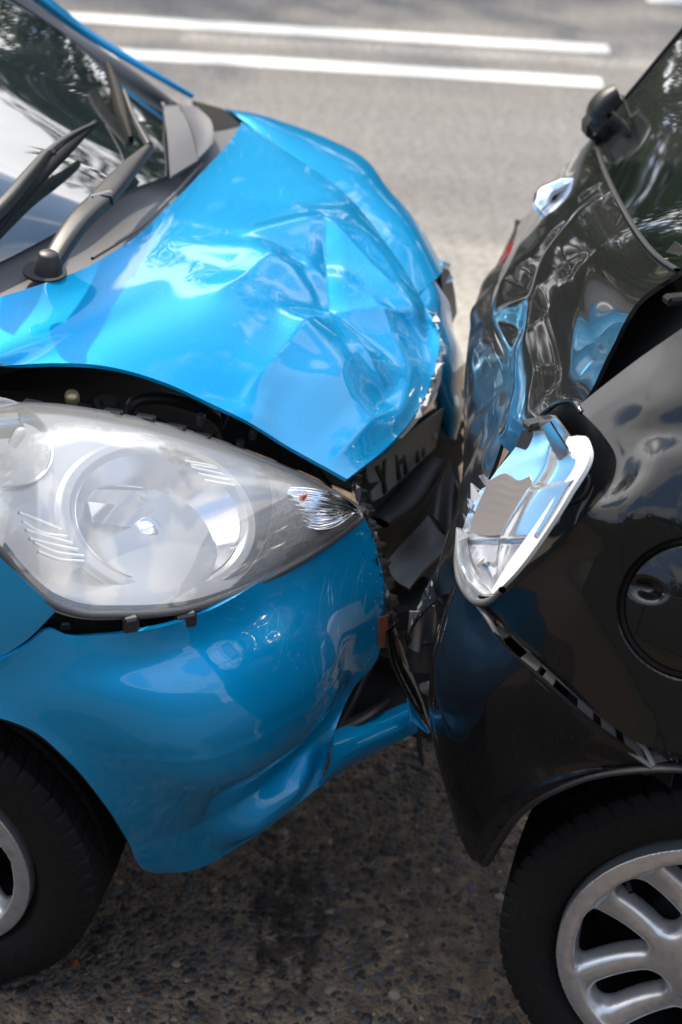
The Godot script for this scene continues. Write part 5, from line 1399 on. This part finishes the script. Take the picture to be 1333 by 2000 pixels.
# ---------------------------------------------------------------- street
func street() -> void:
	# land
	struct("ground", plate(Vector3(-150, -.012, -150), Vector3(150, -.012, -150), Vector3(150, -.012, 150), Vector3(-150, -.012, 150), Vector3.UP, 0, 2), mat(Color(.27, .3, .17), .95))
	# carriageway: grey asphalt, pale with grit towards the parking lane
	var n := FastNoiseLite.new()
	n.seed = 3
	n.frequency = .55
	n.fractal_octaves = 4
	var st := tool()
	var xs := 110
	var zs := 120
	for j in zs:
		for i in xs:
			var p := []
			for k in [[0, 0], [1, 0], [1, 1], [0, 1]]:
				var x: float = -14.0 + 28.0 * (i + k[0]) / xs
				var z: float = -12.0 + 9.6 * (j + k[1]) / zs
				p.append(Vector3(x, 0, z))
			var g: Vector3 = (p[2] - p[0]).cross(p[3] - p[1])
			for k in ([0, 2, 1, 0, 3, 2] if g.y > 0 else [0, 1, 2, 0, 2, 3]):
				var q: Vector3 = p[k]
				var grit := smoothstep(-4.15, -3.3, q.z + n.get_noise_2d(q.x * 2, q.z * 5) * .45)
				var wheel_track := exp(-pow((q.z + 5.4 + n.get_noise_2d(q.x * .3, 9) * .2) / .35, 2)) * .012
				var c := Color(.24, .226, .212).lerp(Color(.46, .425, .37), grit * .9)
				c = c * (1.0 + n.get_noise_2d(q.x * .6, q.z * 4) * .16)
				st.set_color(Color(c.r + wheel_track, c.g + wheel_track, c.b + wheel_track))
				st.set_normal(Vector3.UP)
				st.set_uv(Vector2.ZERO)
				st.add_vertex(q)
	var road := struct("road", st.commit(), M.asphalt)
	var far := plate(Vector3(-14, .004, -7.30), Vector3(.842, .004, -7.30), Vector3(.842, .004, -7.08), Vector3(-14, .004, -7.08), Vector3.UP, 0, 2)
	part("lane_line", far, M.line, road)
	part("lane_line", plate(Vector3(-14, .004, -6.50), Vector3(.75, .004, -6.50), Vector3(.75, .004, -6.29), Vector3(-14, .004, -6.29), Vector3.UP, 0, 2), M.line, road)
	part("worn_lane_line", plate(Vector3(-1.6, .004, -6.98), Vector3(3.2, .004, -6.98), Vector3(3.2, .004, -6.76), Vector3(-1.6, .004, -6.76), Vector3.UP, 0, 2), M.worn, road, "pale line of nearly worn-off paint between the two white lines")
	part("far_lane_line", plate(Vector3(1.2, .004, -8.85), Vector3(8, .004, -8.85), Vector3(8, .004, -8.65), Vector3(1.2, .004, -8.65), Vector3.UP, 0, 2), M.line, road)
	# parking lane: coarse aggregate set in brown mortar
	struct("parking_lane", plate(Vector3(-14, .004, -2.72), Vector3(14, .004, -2.72), Vector3(14, .004, 4), Vector3(-14, .004, 4), Vector3.UP, 0, 4), M.mortar)
	var lane := get_node("parking_lane")
	part("oil_stain", plate(Vector3(-.34, .0075, -.62), Vector3(-.05, .0075, -.62), Vector3(-.02, .0075, -.12), Vector3(-.30, .0075, -.12), Vector3.UP, 0, 2), M.stain, lane, "dark oil stain soaked into the lane between the two cars")
	var mm := MultiMesh.new()
	mm.transform_format = MultiMesh.TRANSFORM_3D
	mm.use_colors = true
	mm.mesh = pebble(5)
	rng.seed = 9
	var spots := []
	var cell := {}
	for k in 26000:
		var p := Vector2(rng.randf_range(-1.35, .75), rng.randf_range(-1.5, .42))
		var s := .0042 + .0068 * pow(rng.randf(), 1.5)
		if rng.randf() < .25: s *= .5
		var ok := true
		var ci := Vector2i((p / .022).floor())
		for a in range(-1, 2):
			for b in range(-1, 2):
				for q in cell.get(ci + Vector2i(a, b), []):
					if (q[0] - p).length() < (q[1] + s) * .92:
						ok = false
						break
		if not ok: continue
		if not cell.has(ci): cell[ci] = []
		cell[ci].append([p, s])
		spots.append([p, s])
	mm.instance_count = spots.size()
	for k in spots.size():
		var s: float = spots[k][1]
		var b := Basis(Vector3.UP, rng.randf() * TAU) * Basis(Vector3.RIGHT, rng.randf_range(-.2, .2)) * Basis.from_scale(Vector3(s * rng.randf_range(.85, 1.25), s * .5, s * rng.randf_range(.75, 1.0)))
		mm.set_instance_transform(k, Transform3D(b, Vector3(spots[k][0].x, .004 + s * rng.randf_range(-.26, .02), spots[k][0].y)))
		var v := .010 + .055 * pow(rng.randf(), 2.2)
		var c := Color(v * .94, v * .98, v * 1.06)
		if rng.randf() < .16: c = Color(v * 2.2, v * 1.8, v * 1.4)
		if rng.randf() < .025: c = Color(.2, .16, .13)
		mm.set_instance_color(k, c)
	var mi := MultiMeshInstance3D.new()
	mi.name = "gravel"
	mi.multimesh = mm
	mi.material_override = M.stone
	mi.set_meta("kind", "stuff")
	mi.set_meta("label", "dark blue-grey stone chips set in the brown surface of the parking lane")
	mi.set_meta("category", "gravel")
	add_child(mi)
	var pm := pebble(7)
	var where := [Vector3(-0.528, 0.008, -0.21), Vector3(-0.496, 0.008, -0.242), Vector3(-0.496, 0.008, -0.284)]
	var says := ["round rusty brown pebble right against the blue car's front tyre, nearest of three", "dark brown round pebble between two others beside the blue car's front tyre", "small dark pebble beside the blue car's front tyre, farthest of three"]
	for k in 3:
		var o := MeshInstance3D.new()
		o.name = numbered("pebble")
		o.mesh = pm
		o.material_override = M.rust if k == 0 else M.bark_dark
		o.position = where[k]
		o.scale = Vector3(.0085, .008, .0085)
		o.set_meta("label", says[k])
		o.set_meta("category", "pebble")
		o.set_meta("group", "loose pebbles beside the front tyre")
		add_child(o)

func pebble(seed: int) -> Mesh:
	var n := FastNoiseLite.new()
	n.seed = seed
	n.frequency = .9
	var g := []
	for j in 7:
		var row := []
		for i in 11:
			var a := TAU * i / 10
			var e := PI * j / 6
			var d := Vector3(cos(a) * sin(e), cos(e), sin(a) * sin(e))
			row.append(d * (1 + n.get_noise_3dv(d * 1.3) * 1.0))
		row[10] = row[0]
		g.append(row)
	var st := tool()
	for j in 6:
		for i in 10:
			var q := [g[j][i], g[j][i + 1], g[j + 1][i + 1], g[j + 1][i]]
			quad(st, q, q.map(func(p): return p.normalized()), [Vector2.ZERO, Vector2.ZERO, Vector2.ZERO, Vector2.ZERO])
	return st.commit()

# A broad tree: tapered trunk, limbs and a crown of leaf sprays.
func tree(label: String, at: Vector3, high: float, wide: float, seed: int) -> void:
	var o := thing("tree", label, "tree", at, "trees beside the street")
	rng.seed = seed
	var st := tool()
	tube([Vector3(0, -.1, 0), Vector3(.1, high * .25, .05), Vector3(-.1, high * .55, 0), Vector3(0, high * .9, 0)], [.24, .18, .11, .03], 10, st, 6)
	var tips := []
	for k in 11:
		var a := k * 2.4 + rng.randf()
		var b := Vector3(0, high * (.25 + .055 * k), 0)
		var e := b + Vector3(cos(a), rng.randf_range(.25, .7), sin(a)) * wide * rng.randf_range(.4, .62)
		tube([b, b.lerp(e, .5) + Vector3(0, .2, 0), e], [.09, .05, .015], 7, st, 4)
		tips.append(e)
		tips.append(b.lerp(e, .6))
	part("trunk", st.commit(), M.bark, o)
	var lf := tool()
	for k in 22:
		var c := Vector3(rng.randf_range(-1, 1), rng.randf_range(-1, 1), rng.randf_range(-1, 1)) * .26
		var x := Vector3(rng.randf_range(-1, 1), rng.randf_range(-.4, .4), rng.randf_range(-1, 1)).normalized() * .09
		var y := x.cross(Vector3(rng.randf_range(-1, 1), 1, rng.randf_range(-1, 1))).normalized() * .045
		var nn := x.cross(y).normalized()
		quad(lf, [c - x, c + y, c + x, c - y], [nn, nn, nn, nn], [Vector2.ZERO, Vector2.ZERO, Vector2.ZERO, Vector2.ZERO])
	var mm := MultiMesh.new()
	mm.transform_format = MultiMesh.TRANSFORM_3D
	mm.mesh = lf.commit()
	var n := 950
	mm.instance_count = n
	for k in n:
		var t: Vector3 = tips[rng.randi() % tips.size()] + Vector3(0, high * .08, 0)
		var d := Vector3(rng.randfn(), rng.randfn() * .8, rng.randfn()) * wide * .15
		mm.set_instance_transform(k, Transform3D(Basis.from_euler(Vector3(rng.randf() * 6, rng.randf() * 6, 0)) * rng.randf_range(.7, 1.5), t + d))
	var mi := MultiMeshInstance3D.new()
	mi.name = "crown"
	mi.multimesh = mm
	mi.material_override = M.leaf
	mi.set_meta("kind", "stuff")
	o.add_child(mi)

# A clipped hedge along the far side of the road.
func hedge(label: String, from: Vector3, to: Vector3, high: float, seed: int) -> void:
	var o := thing("hedge", label, "hedge", from, "hedges beyond the road")
	rng.seed = seed
	var lf := tool()
	for k in 26:
		var c := Vector3(rng.randf_range(-1, 1), rng.randf_range(-1, 1), rng.randf_range(-1, 1)) * .24
		var x := Vector3(rng.randf_range(-1, 1), rng.randf_range(-.4, .4), rng.randf_range(-1, 1)).normalized() * .08
		var y := x.cross(Vector3(rng.randf_range(-1, 1), 1, rng.randf_range(-1, 1))).normalized() * .045
		var nn := x.cross(y).normalized()
		quad(lf, [c - x, c + y, c + x, c - y], [nn, nn, nn, nn], [Vector2.ZERO, Vector2.ZERO, Vector2.ZERO, Vector2.ZERO])
	var mm := MultiMesh.new()
	mm.transform_format = MultiMesh.TRANSFORM_3D
	mm.mesh = lf.commit()
	mm.instance_count = 1500
	for k in 1500:
		var p := (to - from) * rng.randf() + Vector3(rng.randfn() * .3, high * sqrt(rng.randf()) + rng.randf_range(-.1, .25), rng.randfn() * .35)
		mm.set_instance_transform(k, Transform3D(Basis.from_euler(Vector3(rng.randf() * 6, rng.randf() * 6, 0)) * rng.randf_range(.8, 1.5), p))
	var mi := MultiMeshInstance3D.new()
	mi.name = "foliage"
	mi.multimesh = mm
	mi.material_override = M.leaf
	mi.set_meta("kind", "stuff")
	o.add_child(mi)
	var st := tool()
	for k in 16: tube([(to - from) * (k + .5) / 16.0, (to - from) * (k + .5) / 16.0 + Vector3(.1, high * .8, 0)], [.04, .02], 6, st, 2)
	part("stem", st.commit(), M.bark, o)

func _ready() -> void:
	stage()
	make_materials()
	M.bark_dark = mat(Color(.14, .1, .08), .85)
	street()
	blue_car()
	black_car()
	# trees across the road and behind the photographer: both cars' paint and glass mirror them
	var wl := tool()
	block(Vector3(0, 1.5, 5.6), Vector3(26, 3.0, .24), Basis.IDENTITY, .02, wl)
	for k in 8: block(Vector3(-12 + k * 3.4, 1.6, 5.58), Vector3(.42, 3.2, .36), Basis.IDENTITY, .02, wl)
	var gw := thing("sky_blocking_wall", "unseen grey wall added behind the photographer to cut the low sky light on the cars", "wall", Vector3(0, 0, 5.6))  # added out of view to keep low sky light off the car fronts
	part("wall", wl.commit(), mat(Color(.33, .32, .31), .9), gw)
	var cp := tool()
	block(Vector3(0, 3.05, 5.6), Vector3(26, .09, .34), Basis.IDENTITY, .02, cp)
	part("coping", cp.commit(), mat(Color(.5, .48, .45), .9), gw)
	settle(gw)
	hedge("long clipped hedge beyond the road, opposite the two cars", Vector3(-7, 0, -13.2), Vector3(8, 0, -13.4), 1.9, 201)
	hedge("tall clipped hedge beyond the road, left of the hedge opposite the cars", Vector3(-20, 0, -11.4), Vector3(-7.4, 0, -13), 2.6, 202)
	for t in TREES: tree(t[0], t[1], t[2], t[3], t[4])

const TREES := [
	["tallest broad tree across the road, opposite the gap between the two cars", Vector3(1.5, 0, -15.5), 6.4, 6.0, 101],
	["broad tree across the road, second to the left of the tallest one", Vector3(-9.5, 0, -14.5), 8.0, 6.0, 102],
	["round low tree across the road, directly left of the tallest one", Vector3(-4.2, 0, -16), 6.4, 5.5, 103],
	["round tree across the road, directly right of the tallest one", Vector3(7, 0, -15), 6.2, 6.0, 104],
	["tree farthest right across the road, behind the black car", Vector3(13, 0, -14), 6.4, 6.0, 105],
	["large tree across the road, third from the left end of the row", Vector3(-14.5, 0, -12.5), 10.0, 6.5, 106],
	["large tree across the road, second from the left end of the row", Vector3(-18, 0, -8.5), 11.0, 7.0, 107],
	["large tree at the left end of the row, behind the blue car", Vector3(-20, 0, -3), 11.0, 7.0, 108],
	["tall tree left of middle across the road, standing nearest to the carriageway", Vector3(-12, 0, -9.5), 9.0, 6.0, 111],
	["slender tree behind the photographer, mirrored in the black rear wing", Vector3(3.2, 0, 13), 6.0, 3.6, 109],
	["tree behind the photographer on the left, mirrored in the blue bumper", Vector3(-6, 0, 14), 7.0, 5.0, 110]]
